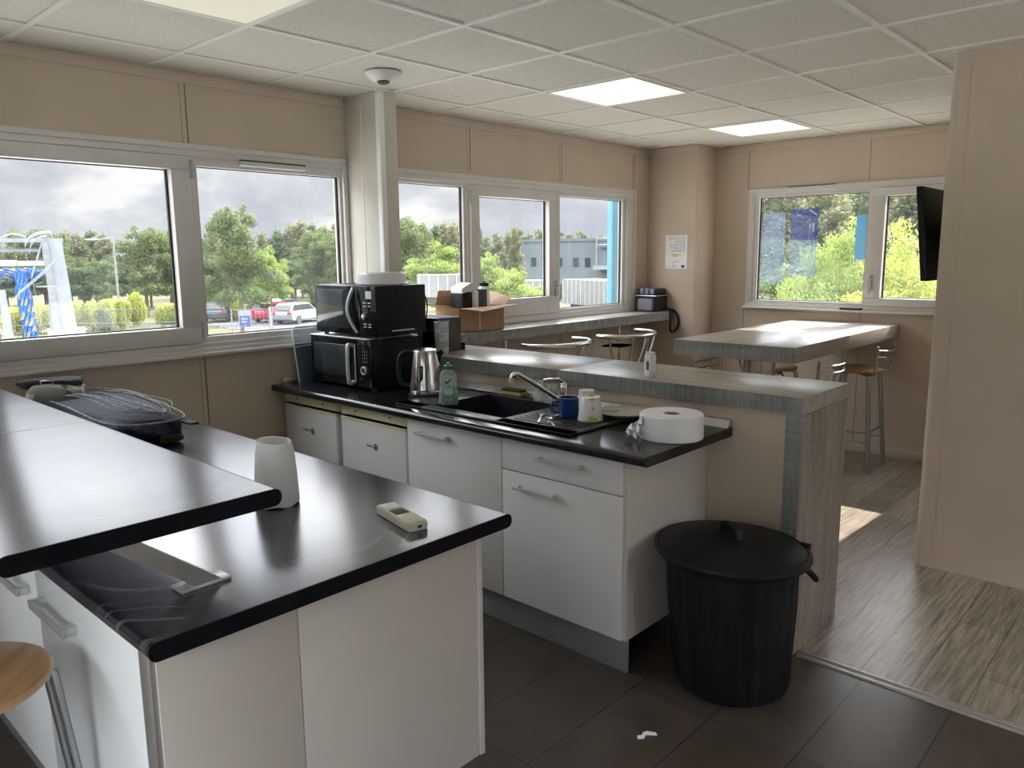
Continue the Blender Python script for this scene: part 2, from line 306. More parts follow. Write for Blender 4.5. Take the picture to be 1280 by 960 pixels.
# ================================================================== geometry helpers
ORG = {}
class MB:
    def __init__(s, f=None): s.bm = bmesh.new(); s.f = f
    def _m(s, vs):
        if s.f:
            for v in vs: v.co = Vector(s.f(v.co))
    def box(s, x0, x1, y0, y1, z0, z1, bev=0, seg=2):
        t = bmesh.new()
        bmesh.ops.create_cube(t, size=1)
        for v in t.verts: v.co = Vector(((x0 + x1) / 2 + v.co.x * (x1 - x0), (y0 + y1) / 2 + v.co.y * (y1 - y0), (z0 + z1) / 2 + v.co.z * (z1 - z0)))
        if bev: bmesh.ops.bevel(t, geom=t.edges[:], offset=bev, segments=seg, affect='EDGES', profile=.5)
        s._add(t); return s
    def _add(s, t, mat=None):
        if mat is not None: bmesh.ops.transform(t, matrix=mat, verts=t.verts)
        if s.f:
            for v in t.verts: v.co = Vector(s.f(v.co))
        me = bpy.data.meshes.new('tmp'); t.to_mesh(me); t.free(); s.bm.from_mesh(me); bpy.data.meshes.remove(me)
    def cyl(s, p0, p1, r0, r1=None, seg=20, caps=True):
        r1 = r0 if r1 is None else r1; p0, p1 = Vector(p0), Vector(p1); d = p1 - p0
        t = bmesh.new(); bmesh.ops.create_cone(t, cap_ends=caps, segments=seg, radius1=r0, radius2=r1, depth=d.length)
        m = Matrix.Translation((p0 + p1) / 2) @ d.to_track_quat('Z', 'Y').to_matrix().to_4x4()
        s._add(t, m); return s
    def lathe(s, prof, c=(0, 0, 0), seg=32, mat=None, sx=1, sy=1):
        t = bmesh.new(); rings = []
        for r, z in prof:
            if r < 1e-5: rings.append([t.verts.new((0, 0, z))])
            else: rings.append([t.verts.new((r * sx * math.cos(2 * math.pi * k / seg), r * sy * math.sin(2 * math.pi * k / seg), z)) for k in range(seg)])
        for a, b in zip(rings, rings[1:]):
            for k in range(seg):
                k2 = (k + 1) % seg
                if len(a) == 1 and len(b) == 1: continue
                if len(a) == 1: t.faces.new((a[0], b[k2], b[k]))
                elif len(b) == 1: t.faces.new((a[k], a[k2], b[0]))
                else: t.faces.new((a[k], a[k2], b[k2], b[k]))
        m = Matrix.Translation(c) @ (mat if mat is not None else Matrix.Identity(4))
        s._add(t, m); return s
    def tube(s, pts, r, seg=10, closed=False, smooth=0):
        pts = [Vector(p) for p in pts]
        if smooth:
            q = []
            n = len(pts)
            rng = range(n) if closed else range(n - 1)
            for i in rng:
                p0 = pts[(i - 1) % n] if closed or i > 0 else pts[i]; p1 = pts[i]; p2 = pts[(i + 1) % n]
                p3 = pts[(i + 2) % n] if closed or i + 2 < n else p2
                for k in range(smooth):
                    u = k / smooth
                    q.append(.5 * ((2 * p1) + (p2 - p0) * u + (2 * p0 - 5 * p1 + 4 * p2 - p3) * u * u + (3 * p1 - p0 - 3 * p2 + p3) * u ** 3))
            if not closed: q.append(pts[-1])
            pts = q
        t = bmesh.new(); n = len(pts); rings = []; up = None
        for i, p in enumerate(pts):
            a = pts[(i - 1) % n] if (closed or i > 0) else p; b = pts[(i + 1) % n] if (closed or i < n - 1) else p
            d = (b - a).normalized()
            if up is None: up = Vector((0, 0, 1)) if abs(d.z) < .9 else Vector((1, 0, 0))
            x = d.cross(up)
            if x.length < 1e-4: x = d.orthogonal()
            x.normalize(); y = x.cross(d).normalized(); up = y
            rr = r[i] if isinstance(r, (list, tuple)) and not smooth else (r if not isinstance(r, (list, tuple)) else r[0])
            rings.append([t.verts.new(p + x * rr * math.cos(2 * math.pi * k / seg) + y * rr * math.sin(2 * math.pi * k / seg)) for k in range(seg)])
        m = n if closed else n - 1
        for i in range(m):
            a, b = rings[i], rings[(i + 1) % n]
            for k in range(seg): t.faces.new((a[k], a[(k + 1) % seg], b[(k + 1) % seg], b[k]))
        if not closed: t.faces.new(rings[0]); t.faces.new(rings[-1][::-1])
        bmesh.ops.recalc_face_normals(t, faces=t.faces[:]); s._add(t); return s
    def prism(s, poly, axis, a, b, bev=0):
        """poly: 2-D outline in the two remaining axes (cyclic order), extruded along axis from a to b"""
        t = bmesh.new()
        def P(u, v, w): return {'x': (w, u, v), 'y': (u, w, v), 'z': (u, v, w)}[axis]
        A = [t.verts.new(P(u, v, a)) for u, v in poly]; B = [t.verts.new(P(u, v, b)) for u, v in poly]
        t.faces.new(A); t.faces.new(B[::-1]); n = len(poly)
        for k in range(n): t.faces.new((A[k], B[k], B[(k + 1) % n], A[(k + 1) % n]))
        bmesh.ops.recalc_face_normals(t, faces=t.faces[:])
        if bev: bmesh.ops.bevel(t, geom=t.edges[:], offset=bev, segments=2, affect='EDGES')
        s._add(t); return s
    def quad(s, pts):
        f = s.bm.faces.new([s.bm.verts.new(s.f(Vector(p)) if s.f else p) for p in pts]); return s
    def sphere(s, c, r, sc=(1, 1, 1), sub=2):
        t = bmesh.new(); bmesh.ops.create_icosphere(t, subdivisions=sub, radius=r)
        s._add(t, Matrix.Translation(c) @ Matrix.Diagonal((*sc, 1))); return s
    def build(s, name, mat, parent=None, org=None, smooth=True, ang=35):
        me = bpy.data.meshes.new(name)
        if parent is not None: org = ORG.get(parent.name, Vector((0, 0, 0)))
        elif org is None:
            vs = [v.co for v in s.bm.verts]
            lo = Vector([min(v[i] for v in vs) for i in range(3)]); hi = Vector([max(v[i] for v in vs) for i in range(3)])
            org = Vector(((lo.x + hi.x) / 2, (lo.y + hi.y) / 2, lo.z))
        org = Vector(org)
        for v in s.bm.verts: v.co -= org
        s.bm.normal_update(); s.bm.to_mesh(me); s.bm.free()
        me.materials.append(M[mat] if isinstance(mat, str) else mat)
        if smooth: me.shade_smooth(); me.set_sharp_from_angle(angle=R(ang))
        o = bpy.data.objects.new(name, me); C.objects.link(o)
        if parent is not None: o.parent = parent
        else: o.location = org
        ORG[o.name] = org
        return o
def rrect(u0, u1, v0, v1, r, n=5):
    P = []
    for cx, cy, a0 in ((u1 - r, v1 - r, 0), (u0 + r, v1 - r, 90), (u0 + r, v0 + r, 180), (u1 - r, v0 + r, 270)):
        for k in range(n + 1):
            a = R(a0 + 90 * k / n); P.append((cx + r * math.cos(a), cy + r * math.sin(a)))
    return P
def tag(o, label=None, cat=None, group=None, kind=None):
    if label: o['label'] = label
    if cat: o['category'] = cat
    if group: o['group'] = group
    if kind: o['kind'] = kind
    return o
def thing(name, loc, label=None, cat=None, group=None, kind=None):
    o = bpy.data.objects.new(name, None); C.objects.link(o); o.location = loc; o.empty_display_size = .1
    ORG[o.name] = Vector(loc); return tag(o, label, cat, group, kind)
def copy_tree(o, parent=None):
    c = o.copy(); C.objects.link(c); c.parent = parent
    for ch in list(o.children): copy_tree(ch, c)
    return c
def struct(name, mb, mat, **k):
    return tag(mb.build(name, mat, org=(0, 0, 0), **k), kind='structure')
def text(name, s, size, mat, parent, origin, xdir, ydir, extr=.0004, align='CENTER'):
    cu = bpy.data.curves.new('t', 'FONT'); cu.body = s; cu.size = size; cu.align_x = align; cu.align_y = 'CENTER'; cu.extrude = extr; cu.resolution_u = 3
    ob = bpy.data.objects.new('t', cu); C.objects.link(ob)
    bpy.context.view_layer.update()
    me = bpy.data.meshes.new_from_object(ob.evaluated_get(bpy.context.evaluated_depsgraph_get())); bpy.data.objects.remove(ob); bpy.data.curves.remove(cu)
    X, Y = Vector(xdir).normalized(), Vector(ydir).normalized(); Z = X.cross(Y)
    m = Matrix(((X.x, Y.x, Z.x, origin[0]), (X.y, Y.y, Z.y, origin[1]), (X.z, Y.z, Z.z, origin[2]), (0, 0, 0, 1)))
    me.transform(m); mb = MB(); mb.bm.from_mesh(me); bpy.data.meshes.remove(me)
    return mb.build(name, mat, parent, smooth=False)

# ================================================================== structure
X0, X1, Y0, Y1, ZC = -1.0, 6.4, -2.4, 3.9, 2.504
T = .12
struct('floor', MB().box(X0, 2.905, Y0, Y1, -.08, 0), 'tile_floor', smooth=False)
struct('floor', MB().box(2.905, X1, Y0, Y1, -.08, 0), 'wood_floor', smooth=False)
struct('ceiling', MB().box(X0 - T, X1 + T, Y0 - T, Y1 + T, ZC + .006, ZC + .14), 'tile_c', smooth=False)
g = MB(); gx0, gy0 = 2.298, 2.361
for i in range(-9, 8):
    x = gx0 + .6 * i
    if X0 < x < X1: g.box(x - .012, x + .012, Y0, Y1, ZC - .001, ZC + .008)
for j in range(-8, 3):
    y = gy0 + .6 * j
    if Y0 < y < Y1: g.box(X0, X1, y - .012, y + .012, ZC - .0015, ZC + .008)
struct('trim_1', g, 'tbar', smooth=False)
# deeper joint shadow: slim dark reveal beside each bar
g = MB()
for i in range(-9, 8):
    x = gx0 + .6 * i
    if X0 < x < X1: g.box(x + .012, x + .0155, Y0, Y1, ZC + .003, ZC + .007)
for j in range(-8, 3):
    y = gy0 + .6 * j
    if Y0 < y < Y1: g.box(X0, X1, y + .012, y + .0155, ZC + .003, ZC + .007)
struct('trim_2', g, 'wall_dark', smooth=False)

def wall_with_holes(name, axis, plane, outward, u0, u1, holes, z0=0, z1=ZC + .1):
    """axis 'x': wall runs along x at y=plane. holes: (ua, ub, za, zb)"""
    f = (lambda c: (c.x, plane + outward * c.y, c.z)) if axis == 'x' else (lambda c: (plane + outward * c.y, c.x, c.z))
    m = MB(f); u = u0
    for ua, ub, za, zb in sorted(holes):
        m.box(u, ua, 0, T, z0, z1); m.box(ua, ub, 0, T, z0, za); m.box(ua, ub, 0, T, zb, z1); u = ub
    m.box(u, u1, 0, T, z0, z1)
    bmesh.ops.recalc_face_normals(m.bm, faces=m.bm.faces[:])
    return struct(name, m, 'wall', smooth=False)
wall_with_holes('wall_left', 'x', Y1, 1, X0 - T, X1 + T, [(-.15, 2.80, 1.12, 2.16), (2.95, 5.84, 1.105, 2.14)])
wall_with_holes('wall_back', 'y', X1, 1, Y0 - T, Y1, [(1.24, 3.09, 1.15, 2.13)])
wall_with_holes('wall_rear', 'y', X0, -1, Y0 - T, Y1, [(-.6, 2.1, .06, 1.85)])
wall_with_holes('wall_front', 'x', Y0, -1, X0, X1, [(1.6, 4.0, .6, 2.25)])
# the boxed-in room on the right, with its rounded corner
P = [(4.22, Y0), (6.4, Y0), (6.4, 1.065)] + [(4.26 + .04 * math.cos(R(a)), 1.025 + .04 * math.sin(R(a))) for a in range(90, 181, 15)]
struct('wall_right', MB().prism(P, 'z', 0, ZC + .005), 'wall')
struct('trim_3', MB().box(4.2175, 4.221, .978, .982, .05, 2.47).box(4.2175, 4.221, Y0, .98, 2.466, 2.47).box(4.2165, 4.221, Y0, 1.03, 0, .05), 'wall')
# corner boxing
struct('wall_column', MB().box(6.05, X1, 3.42, Y1, 0, ZC + .005, .004), 'wall')
# post between the two windows
struct('wall_post', MB().box(2.815, 2.935, 3.57, Y1, 0, ZC + .005, .003), 'post')
struct('trim_4', MB().box(2.806, 2.842, 3.560, 3.60, .93, ZC + .004, .006).box(2.8125, 2.8155, 3.74, 3.744, .93, 2.46), 'post_trim')
# panel joints and cover strips
g = MB()
for x in (-.11, .88, 1.87, 3.837, 4.826, 5.823):
    g.box(x - .003, x + .003, Y1 - .0015, Y1 + .001, 2.165, 2.45); g.box(x - .003, x + .003, Y1 - .0015, Y1 + .001, .08, 1.10)
    g.box(x - .028, x - .026, Y1 - .0012, Y1 + .001, 2.165, 2.45); g.box(x - .028, x - .026, Y1 - .0012, Y1 + .001, .08, 1.10)
for y in (2.13, 3.12):
    g.box(X1 - .0015, X1 + .001, y - .002, y + .002, 2.14, 2.45); g.box(X1 - .0015, X1 + .001, y - .002, y + .002, .08, 1.13)
struct('trim_5', g, 'wall_dark', smooth=False)
struct('trim_6', MB().box(X0, 2.81, Y1 - .008, Y1, 2.452, ZC, .002).box(2.94, 6.05, Y1 - .008, Y1, 2.452, ZC, .002).box(X1 - .008, X1, 1.07, 3.42, 2.452, ZC, .002)
       .box(6.042, 6.05, 3.42, Y1, 2.452, ZC, .002), 'wall')
struct('baseboard_back', MB().box(X1 - .012, X1, 1.07, 3.42, 0, .07, .003), 'wall')
struct('baseboard_left', MB().box(3.3, 6.05, Y1 - .012, Y1, 0, .07, .003), 'wall')
struct('trim_7', MB().prism([(2.890, 0), (2.896, .007), (2.940, .009), (2.952, 0)], 'y', Y0, 1.13).prism([(2.912, .008), (2.914, .011), (2.917, .009)], 'y', Y0, 1.13)
       .prism([(2.924, .009), (2.926, .0115), (2.929, .009)], 'y', Y0, 1.13), 'alu', smooth=False)

# ------------------------------------------------------------------ windows
def window(name, axis, plane, outward, trim, frame, panes, handle=None, vents=(), hinge=()):
    """trim, frame: (u0,u1,z0,z1); panes: list of (kind, outer u0,u1, glass u0,u1,z0,z1)"""
    f = (lambda c: (c.x, plane + outward * c.y, c.z)) if axis == 'x' else (lambda c: (plane + outward * c.y, c.x, c.z))
    root = thing(name, f(Vector(((trim[0] + trim[1]) / 2, 0, trim[2]))), kind='structure')
    def mk(nm, mb, mat, parent=root):
        bmesh.ops.recalc_face_normals(mb.bm, faces=mb.bm.faces[:]); return mb.build(nm, mat, parent)
    def ring(mb, o, i, w0, w1, bev=.003):
        mb.box(o[0], o[1], w0, w1, i[3], o[3], bev); mb.box(o[0], o[1], w0, w1, o[2], i[2], bev)
        mb.box(o[0], i[0], w0, w1, i[2], i[3], bev); mb.box(i[1], o[1], w0, w1, i[2], i[3], bev)
    a = MB(f); ring(a, trim, (trim[0] + .03, trim[1] - .03, trim[2] + .025, trim[3] - .028), -.014, .0); mk('architrave', a, 'pvc')
    fr = MB(f); fo = (trim[0] + .01, trim[1] - .01, trim[2] + .01, trim[3] - .01)
    ring(fr, fo, frame, -.004, .075)
    us = sorted(panes, key=lambda p: p[1])
    for p, q in zip(us, us[1:]):
        m = (p[2] + q[1]) / 2; fr.box(m - .018, m + .018, .004, .075, frame[2], frame[3], .002)
    mk('window_frame', fr, 'pvc')
    for kind, o0, o1, g0, g1, z0, z1 in panes:
        s = MB(f)
        if kind == 'sash':
            ring(s, (o0, o1, frame[2] + .002, frame[3] - .002), (g0, g1, z0, z1), -.012, .06, .005)
            so_ = mk('sash', s, 'pvc')
        else:
            ring(s, (o0, o1, frame[2] - .002, frame[3] + .002), (g0, g1, z0, z1), .012, .06, .003)
            so_ = mk('glazing_bead', s, 'pvc')
        k = MB(f); ring(k, (g0 - .001, g1 + .001, z0 - .001, z1 + .001), (g0 + .011, g1 - .011, z0 + .006, z1 - .005), .032, .045, 0); mk('gasket', k, 'gasket', so_)
        gl = MB(f); gl.box(g0 - .004, g1 + .004, .046, .050, z0 - .004, z1 + .004); mk('glass_pane', gl, 'glass', so_)
    if handle:
        u, z = handle
        h = MB(f); h.box(u - .014, u + .014, -.024, -.012, z - .07, z + .05, .006).cyl((u, -.02, z + .02), (u, -.055, z + .02), .009)
        h.tube([(u, -.055, z + .025), (u, -.058, z - .02), (u, -.056, z - .075), (u, -.05, z - .10)], .010, smooth=4)
        mk('handle', h, 'alu')
    for u0, u1, z in vents:
        v = MB(f); v.box(u0, u1, -.018, .004, z - .013, z + .012, .004); v.box(u0 + .01, u1 - .01, -.0205, -.018, z - .004, z - .001); mk('trickle_vent', v, 'pvc')
        v = MB(f); v.box(u0, u1, -.014, -.002, z + .012, z + .019); mk('vent_slot', v, 'gasket')
    for u, z in hinge:
        v = MB(f); v.cyl((u, -.016, z - .045), (u, -.016, z + .045), .007, seg=12); mk('hinge', v, 'alu')
    return root
window('window_1', 'x', Y1, 1, (-.16, 2.812, 1.115, 2.165), (-.12, 2.785, 1.165, 2.105),
       [('fixed', -.12, .845, -.085, .81, 1.197, 2.06), ('sash', .862, 1.862, .965, 1.765, 1.253, 2.035), ('fixed', 1.88, 2.785, 1.905, 2.768, 1.197, 2.06)],
       vents=[(2.135, 2.53, 2.09)], hinge=[(1.868, 1.24), (1.868, 2.04)])
window('window_2', 'x', Y1, 1, (2.945, 5.85, 1.10, 2.145), (2.98, 5.72, 1.15, 2.085),
       [('fixed', 2.98, 3.81, 3.02, 3.774, 1.178, 2.062), ('sash', 3.826, 4.785, 3.911, 4.664, 1.285, 2.006), ('fixed', 4.80, 5.72, 4.815, 5.676, 1.175, 2.052)],
       handle=(4.74, 1.35), hinge=[(3.815, 2.0), (3.815, 1.30)])
window('window_3', 'y', X1, 1, (1.23, 3.105, 1.142, 2.135), (1.27, 3.06, 1.18, 2.085),
       [('fixed', 2.115, 3.06, 2.125, 3.018, 1.20, 2.06), ('sash', 1.27, 2.10, 1.36, 1.995, 1.243, 2.018)],
       handle=(2.066, 1.37), vents=[(2.38, 2.77, 2.118)])
window('unseen_window_4', 'y', X0, -1, (-.61, 2.11, .05, 1.86), (-.55, 2.05, .11, 1.80),  # unseen window, placed and sized to light the island doors
       [('fixed', -.55, .74, -.51, .70, .15, 1.76), ('sash', .76, 2.05, .84, 1.97, .20, 1.72)])
window('added_window_5', 'x', Y0, -1, (1.59, 4.01, .59, 2.26), (1.65, 3.95, .65, 2.20),  # window added out of view to light the cabinet end and bar leg
       [('fixed', 1.65, 2.78, 1.70, 2.74, .7, 2.15), ('sash', 2.80, 3.95, 2.89, 3.86, .75, 2.1)])
# sloping sill boards under the visible windows
struct('trim_8', MB().box(.0, 2.812, Y1 - .03, Y1, 1.098, 1.117, .004), 'pvc')
struct('trim_9', MB().box(X1 - .045, X1, 1.22, 3.12, 1.128, 1.146, .004), 'pvc')

# ------------------------------------------------------------------ ceiling lights and detector
def ceil_light(i, j, label, mat):
    x0, x1 = gx0 + .6 * i + .012, gx0 + .6 * (i + 1) - .012; y0, y1 = gy0 + .6 * j + .012, gy0 + .6 * (j + 1) - .012
    t = thing('ceiling_light', ((x0 + x1) / 2, (y0 + y1) / 2, ZC - .006), label, 'ceiling light', 'recessed ceiling panel lights')
    m = MB(); b = .012
    m.box(x0, x1, y0, y0 + b, ZC - .006, ZC + .004).box(x0, x1, y1 - b, y1, ZC - .006, ZC + .004).box(x0, x0 + b, y0 + b, y1 - b, ZC - .006, ZC + .004).box(x1 - b, x1, y0 + b, y1 - b, ZC - .006, ZC + .004)
    m.build('light_frame', 'tbar', t); MB().box(x0 + b, x1 - b, y0 + b, y1 - b, ZC - .002, ZC + .003).build('diffuser', mat, t)
ceil_light(-2, 0, 'yellowish square ceiling light at the top left, above the island', 'lamp_dim')
ceil_light(2, 0, 'bright square ceiling light above the grey bar counter', 'lamp')
ceil_light(5, 0, 'square ceiling light nearest the corner, above the far high table', 'lamp')
t = thing('smoke_detector', (2.567, 3.22, ZC - .055), 'round white detector dome with grille on the ceiling by the post', 'smoke detector')
MB().lathe([(0, -.052), (.028, -.050), (.055, -.040), (.078, -.020), (.088, -.006), (.088, 0), (0, 0)], (2.567, 3.22, ZC)).build('housing', 'plastic_w', t)
MB().lathe([(0, -.058), (.022, -.056), (.034, -.047), (.036, -.040)], (2.562, 3.21, ZC), 20).build('sensor_grille', 'rubber', t)

# ================================================================== the island in front
ZT = .90
t = thing('island_worktop', (1.01, 2.64, .862), 'long black laminate worktop of the near island, smeared and glossy', 'worktop')
MB().prism(rrect(.52, 1.505, .862, ZT, .0175, 6), 'y', 1.395, 3.885).build('worktop_slab', 'black_top', t)
MB().prism(rrect(.5195, 1.5055, .8615, ZT + .0003, .0175, 6), 'y', 1.392, 1.396).build('end_edging', 'edge_black', t)
MB().box(.56, 1.42, 3.868, 3.888, ZT, ZT + .03, .003).build('upstand', 'alu', t)
def bar_handle(mb, x, y0, y1, z, out=-1, th=.009):
    """square-section bow handle along y, standing off a face that looks toward -x"""
    mb.box(x - .034, x - .034 + th, y0, y1, z - .011, z + .011, .002)
    mb.box(x - .030, x, y0, y0 + .028, z - .011, z + .011, .002).box(x - .030, x, y1 - .028, y1, z - .011, z + .011, .002)
cabs = [(1.487, 2.180, 1.895, 2.14, 'glossy white island cabinet at the near end, handle just left of the worktop corner'),
        (2.185, 2.885, 2.235, 2.48, 'glossy white island cabinet in the middle, handle just under the raised bar'),
        (2.890, 3.880, 2.94, 3.18, 'glossy white island cabinet farthest back, against the window wall')]
for y0, y1, h0, h1, lab in cabs:
    t = thing('island_cabinet', (.98, (y0 + y1) / 2, .2), lab, 'cabinet', 'white cabinets under the island')
    MB().box(.575, 1.40, y0, y1, .2, .861, .001).build('carcass', 'white_side', t)
    d = MB().box(.555, .574, y0 + .001, y1 - .001, .2, .858, .0015).build('door', 'door_white', t)
    h = MB(); bar_handle(h, .555, h0, h1, .748); h.build('handle', 'handle', d)
t = thing('island_end_panel', (.69, 1.46, .2), 'left cream end panel below the island worktop corner', 'panel', 'end panels of the island')
MB().box(.546, .8525, 1.432, 1.486, .2, .861, .0015).build('panel_board', 'white_side', t); MB().box(.535, .546, 1.436, 1.486, .2, .861, .001).build('edge_strip', 'alu', t)
t = tag(MB().box(.8545, 1.405, 1.432, 1.486, .2, .861, .0015).build('island_end_panel', 'white_side'), 'right cream end panel of the island, beside the kitchen aisle', 'panel', 'end panels of the island')
tag(MB().box(1.406, 1.424, 1.428, 3.88, .2, .861, .0015).build('island_back_panel', 'white_side'), 'long cream back panel of the island facing the kitchen units', 'panel')
tag(MB().box(.62, 1.36, 1.54, 3.86, 0, .2).build('island_plinth', 'plinth'), 'recessed grey plinth under the island cabinets', 'plinth')
# raised bar shelf with inclined brackets
t = thing('raised_bar_top', (.6, 2.7, 1.062), 'raised black bar shelf standing above the island on inclined brackets', 'bar top')
MB().prism(rrect(.325, .868, 1.062, 1.10, .017, 6), 'y', 1.497, 2.598).prism(rrect(.325, .868, 1.062, 1.10, .017, 6), 'y', 2.602, 3.885).build('bar_slab', 'black_top', t)
MB().prism(rrect(.3245, .8685, 1.0615, 1.1003, .017, 6), 'y', 1.494, 1.498).build('end_edging', 'edge_black', t)
MB().box(.345, .85, 2.5985, 2.6015, 1.068, 1.1006).build('joint_strip', 'alu', t)
def bracket(y, lab):
    t = thing('bar_bracket', (.71, y, .90), lab, 'bracket', 'inclined aluminium bar brackets')
    MB().box(.660, .772, y - .026, y + .026, .9, .908, .002).build('foot_plate', 'handle', t)
    MB().prism([(.694, .907), (.752, .907), (.560, 1.056), (.502, 1.056)], 'y', y - .022, y + .022).build('leg', 'alu', t)
    MB().box(.47, .60, y - .035, y + .035, 1.0555, 1.0615, .002).build('top_plate', 'handle', t)
bracket(1.585, 'inclined metal bracket at the near end of the raised bar')
bracket(2.65, 'inclined metal bracket at the middle of the raised bar')
bracket(3.60, 'inclined metal bracket at the far end of the raised bar')
# things on the island
t = thing('paper_roll', (1.125, 1.96, ZT), 'white tapered paper roll standing upright beside the raised bar corner', 'paper roll')
prof = [(.030, 0), (.060, 0), (.0625, .008), (.0585, .10), (.052, .168), (.051, .170)]
m = MB().lathe([(.060, 0), (.0625, .006), (.0590, .09), (.0530, .165), (.0500, .165), (.050, .02), (.040, .0)], (1.125, 1.96, ZT), 40)
for v in m.bm.verts:
    if v.co.z < ZT + .01: v.co.z += .003 * (1 + math.sin(5 * math.atan2(v.co.y - 1.96, v.co.x - 1.125)))
m.build('outer_wrap', 'paper', t)
m = MB().lathe([(.0495, .06), (.0490, .182), (.0480, .186), (.0440, .186), (.0425, .182), (.0425, .05)], (1.125, 1.96, ZT), 40)
for v in m.bm.verts:
    if v.co.z > ZT + .17: v.co.z += .004 * math.cos(math.atan2(v.co.y - 1.96, v.co.x - 1.125) - 2.2)
m.build('inner_core', 'paper', t)
# remote
a = math.atan2(1.672 - 1.471, 1.289 - 1.246)
t = thing('remote_control', (1.266, 1.575, ZT), 'yellowed white remote control lying on the near worktop', 'remote control')
def rot(c, ctr=(1.266, 1.575), a=a): 
    x, y = c.x, c.y; return (ctr[0] + x * math.cos(a) - y * math.sin(a), ctr[1] + x * math.sin(a) + y * math.cos(a), c.z + ZT)
MB(rot).prism(rrect(-.100, .100, -.030, .030, .012, 4), 'z', 0, .022, .003).build('body', 'plastic_c', t)
MB(rot).box(-.093, -.015, -.024, .024, .0215, .0238, .001).build('display_cover', 'cream', t)
MB(rot).box(-.012, .030, -.02, .02, .0215, .0235, .001).build('screen', 'rubber', t)
MB(rot).box(.038, .088, -.022, .022, .0215, .0245, .002).build('key_cover', 'plastic_w', t)
MB(rot).box(-.1015, -.099, -.008, .004, .008, .015, .0005).build('sensor_window', 'ink', t)
# laptop-style bag with cords, and the patterned pouch behind it
t = thing('cable_bag', (1.22, 3.3, ZT), 'dark navy bag with grey cords across its top, far end of the island', 'bag')
m = MB(); 
def blob(mb, c, sx, sy, sz, seed, rotz=0, k=.12, sub=4):
    t_ = bmesh.new(); bmesh.ops.create_icosphere(t_, subdivisions=sub, radius=1)
    rr = random.Random(seed); ph = [rr.uniform(0, 6) for _ in range(6)]
    for v in t_.verts:
        n = 1 + k * (math.sin(4 * v.co.x + ph[0]) * math.sin(5 * v.co.y + ph[1]) + .5 * math.sin(9 * v.co.x + 7 * v.co.z + ph[2]) * math.sin(8 * v.co.y + ph[3]))
        p = v.co * n
        q = Vector([math.copysign(abs(p[i]) ** .6, p[i]) for i in range(3)])
        x, y = q.x * sx, q.y * sy
        v.co = Vector((c[0] + x * math.cos(rotz) - y * math.sin(rotz), c[1] + x * math.sin(rotz) + y * math.cos(rotz), max(c[2] + q.z * sz, ZT + .001)))
    mb._add(t_)
blob(m, (1.20, 3.36, ZT + .058), .16, .46, .060, 3, -.05)
m.build('bag_body', 'navy', t)
m = MB(); blob(m, (1.235, 3.0, ZT + .02), .05, .10, .02, 6, .2); m.build('side_pocket', 'black_fabric', t)
m = MB(); rr = random.Random(5)
for k in range(9):
    x = 1.09 + .026 * k; z = ZT + .128 + rr.uniform(0, .012)
    m.tube([(x + rr.uniform(-.02, .02), 3.72 - .01 * k, z - .02), (x + rr.uniform(-.02, .02), 3.5, z + .004), (x + .02, 3.3, z + rr.uniform(-.003, .008)), (x + .03, 3.08, z - .006), (1.25 + rr.uniform(-.02, .02), 2.96, z - .022)], .0020, 6, smooth=5)
m.build('cords', 'cord', t)
m = MB(); m.tube([(1.07, 3.76, ZT + .11), (1.18, 3.79, ZT + .13), (1.34, 3.6, ZT + .12), (1.365, 3.3, ZT + .10), (1.33, 2.98, ZT + .09), (1.20, 2.93, ZT + .088), (1.06, 3.0, ZT + .095), (1.05, 3.4, ZT + .11)], .0035, 8, closed=True, smooth=6)
m.build('piping', 'cord', t)
m = MB(); m.prism([(1.29, 3.06), (1.345, 3.04), (1.33, 2.86), (1.30, 2.87)], 'z', ZT + .072, ZT + .080); m.build('strap_tip', 'black_fabric', t)
t = thing('patterned_pouch', (1.05, 3.66, ZT), 'grey patterned pouch with black top edge behind the navy bag', 'bag')
def pouch_mat():
    m, nt, b = principled('grey_camouflage_fabric', rough=.8, spec=.2)
    n = nn(nt, 'ShaderNodeTexVoronoi', Scale=22); nt.links.new(coords(nt), n.inputs['Vector'])
    r = nt.nodes.new('ShaderNodeValToRGB'); r.color_ramp.interpolation = 'CONSTANT'
    r.color_ramp.elements[0].color = (.08, .075, .065, 1); r.color_ramp.elements[1].position = .75; r.color_ramp.elements[1].color = (.45, .44, .40, 1)
    e = r.color_ramp.elements.new(.4); e.color = (.20, .19, .165, 1)
    nt.links.new(n.outputs['Color'], r.inputs[0]); nt.links.new(r.outputs[0], b.inputs['Base Color']); return m
M['pouch'] = pouch_mat()
m = MB(); blob(m, (1.10, 3.70, ZT + .085), .12, .09, .09, 11, -.5, .08); m.build('pouch_body', 'pouch', t)
m = MB(); blob(m, (1.09, 3.715, ZT + .175), .125, .05, .022, 12, -.5, .15, 3); m.build('pouch_flap', 'black_fabric', t)
m = MB(); m.tube([(1.04, 3.685, ZT + .190), (1.05, 3.68, ZT + .192), (1.08, 3.665, ZT + .19), (1.08, 3.66, ZT + .176), (1.04, 3.68, ZT + .174)], .0025, 6, closed=True).build('buckle', 'handle', t)

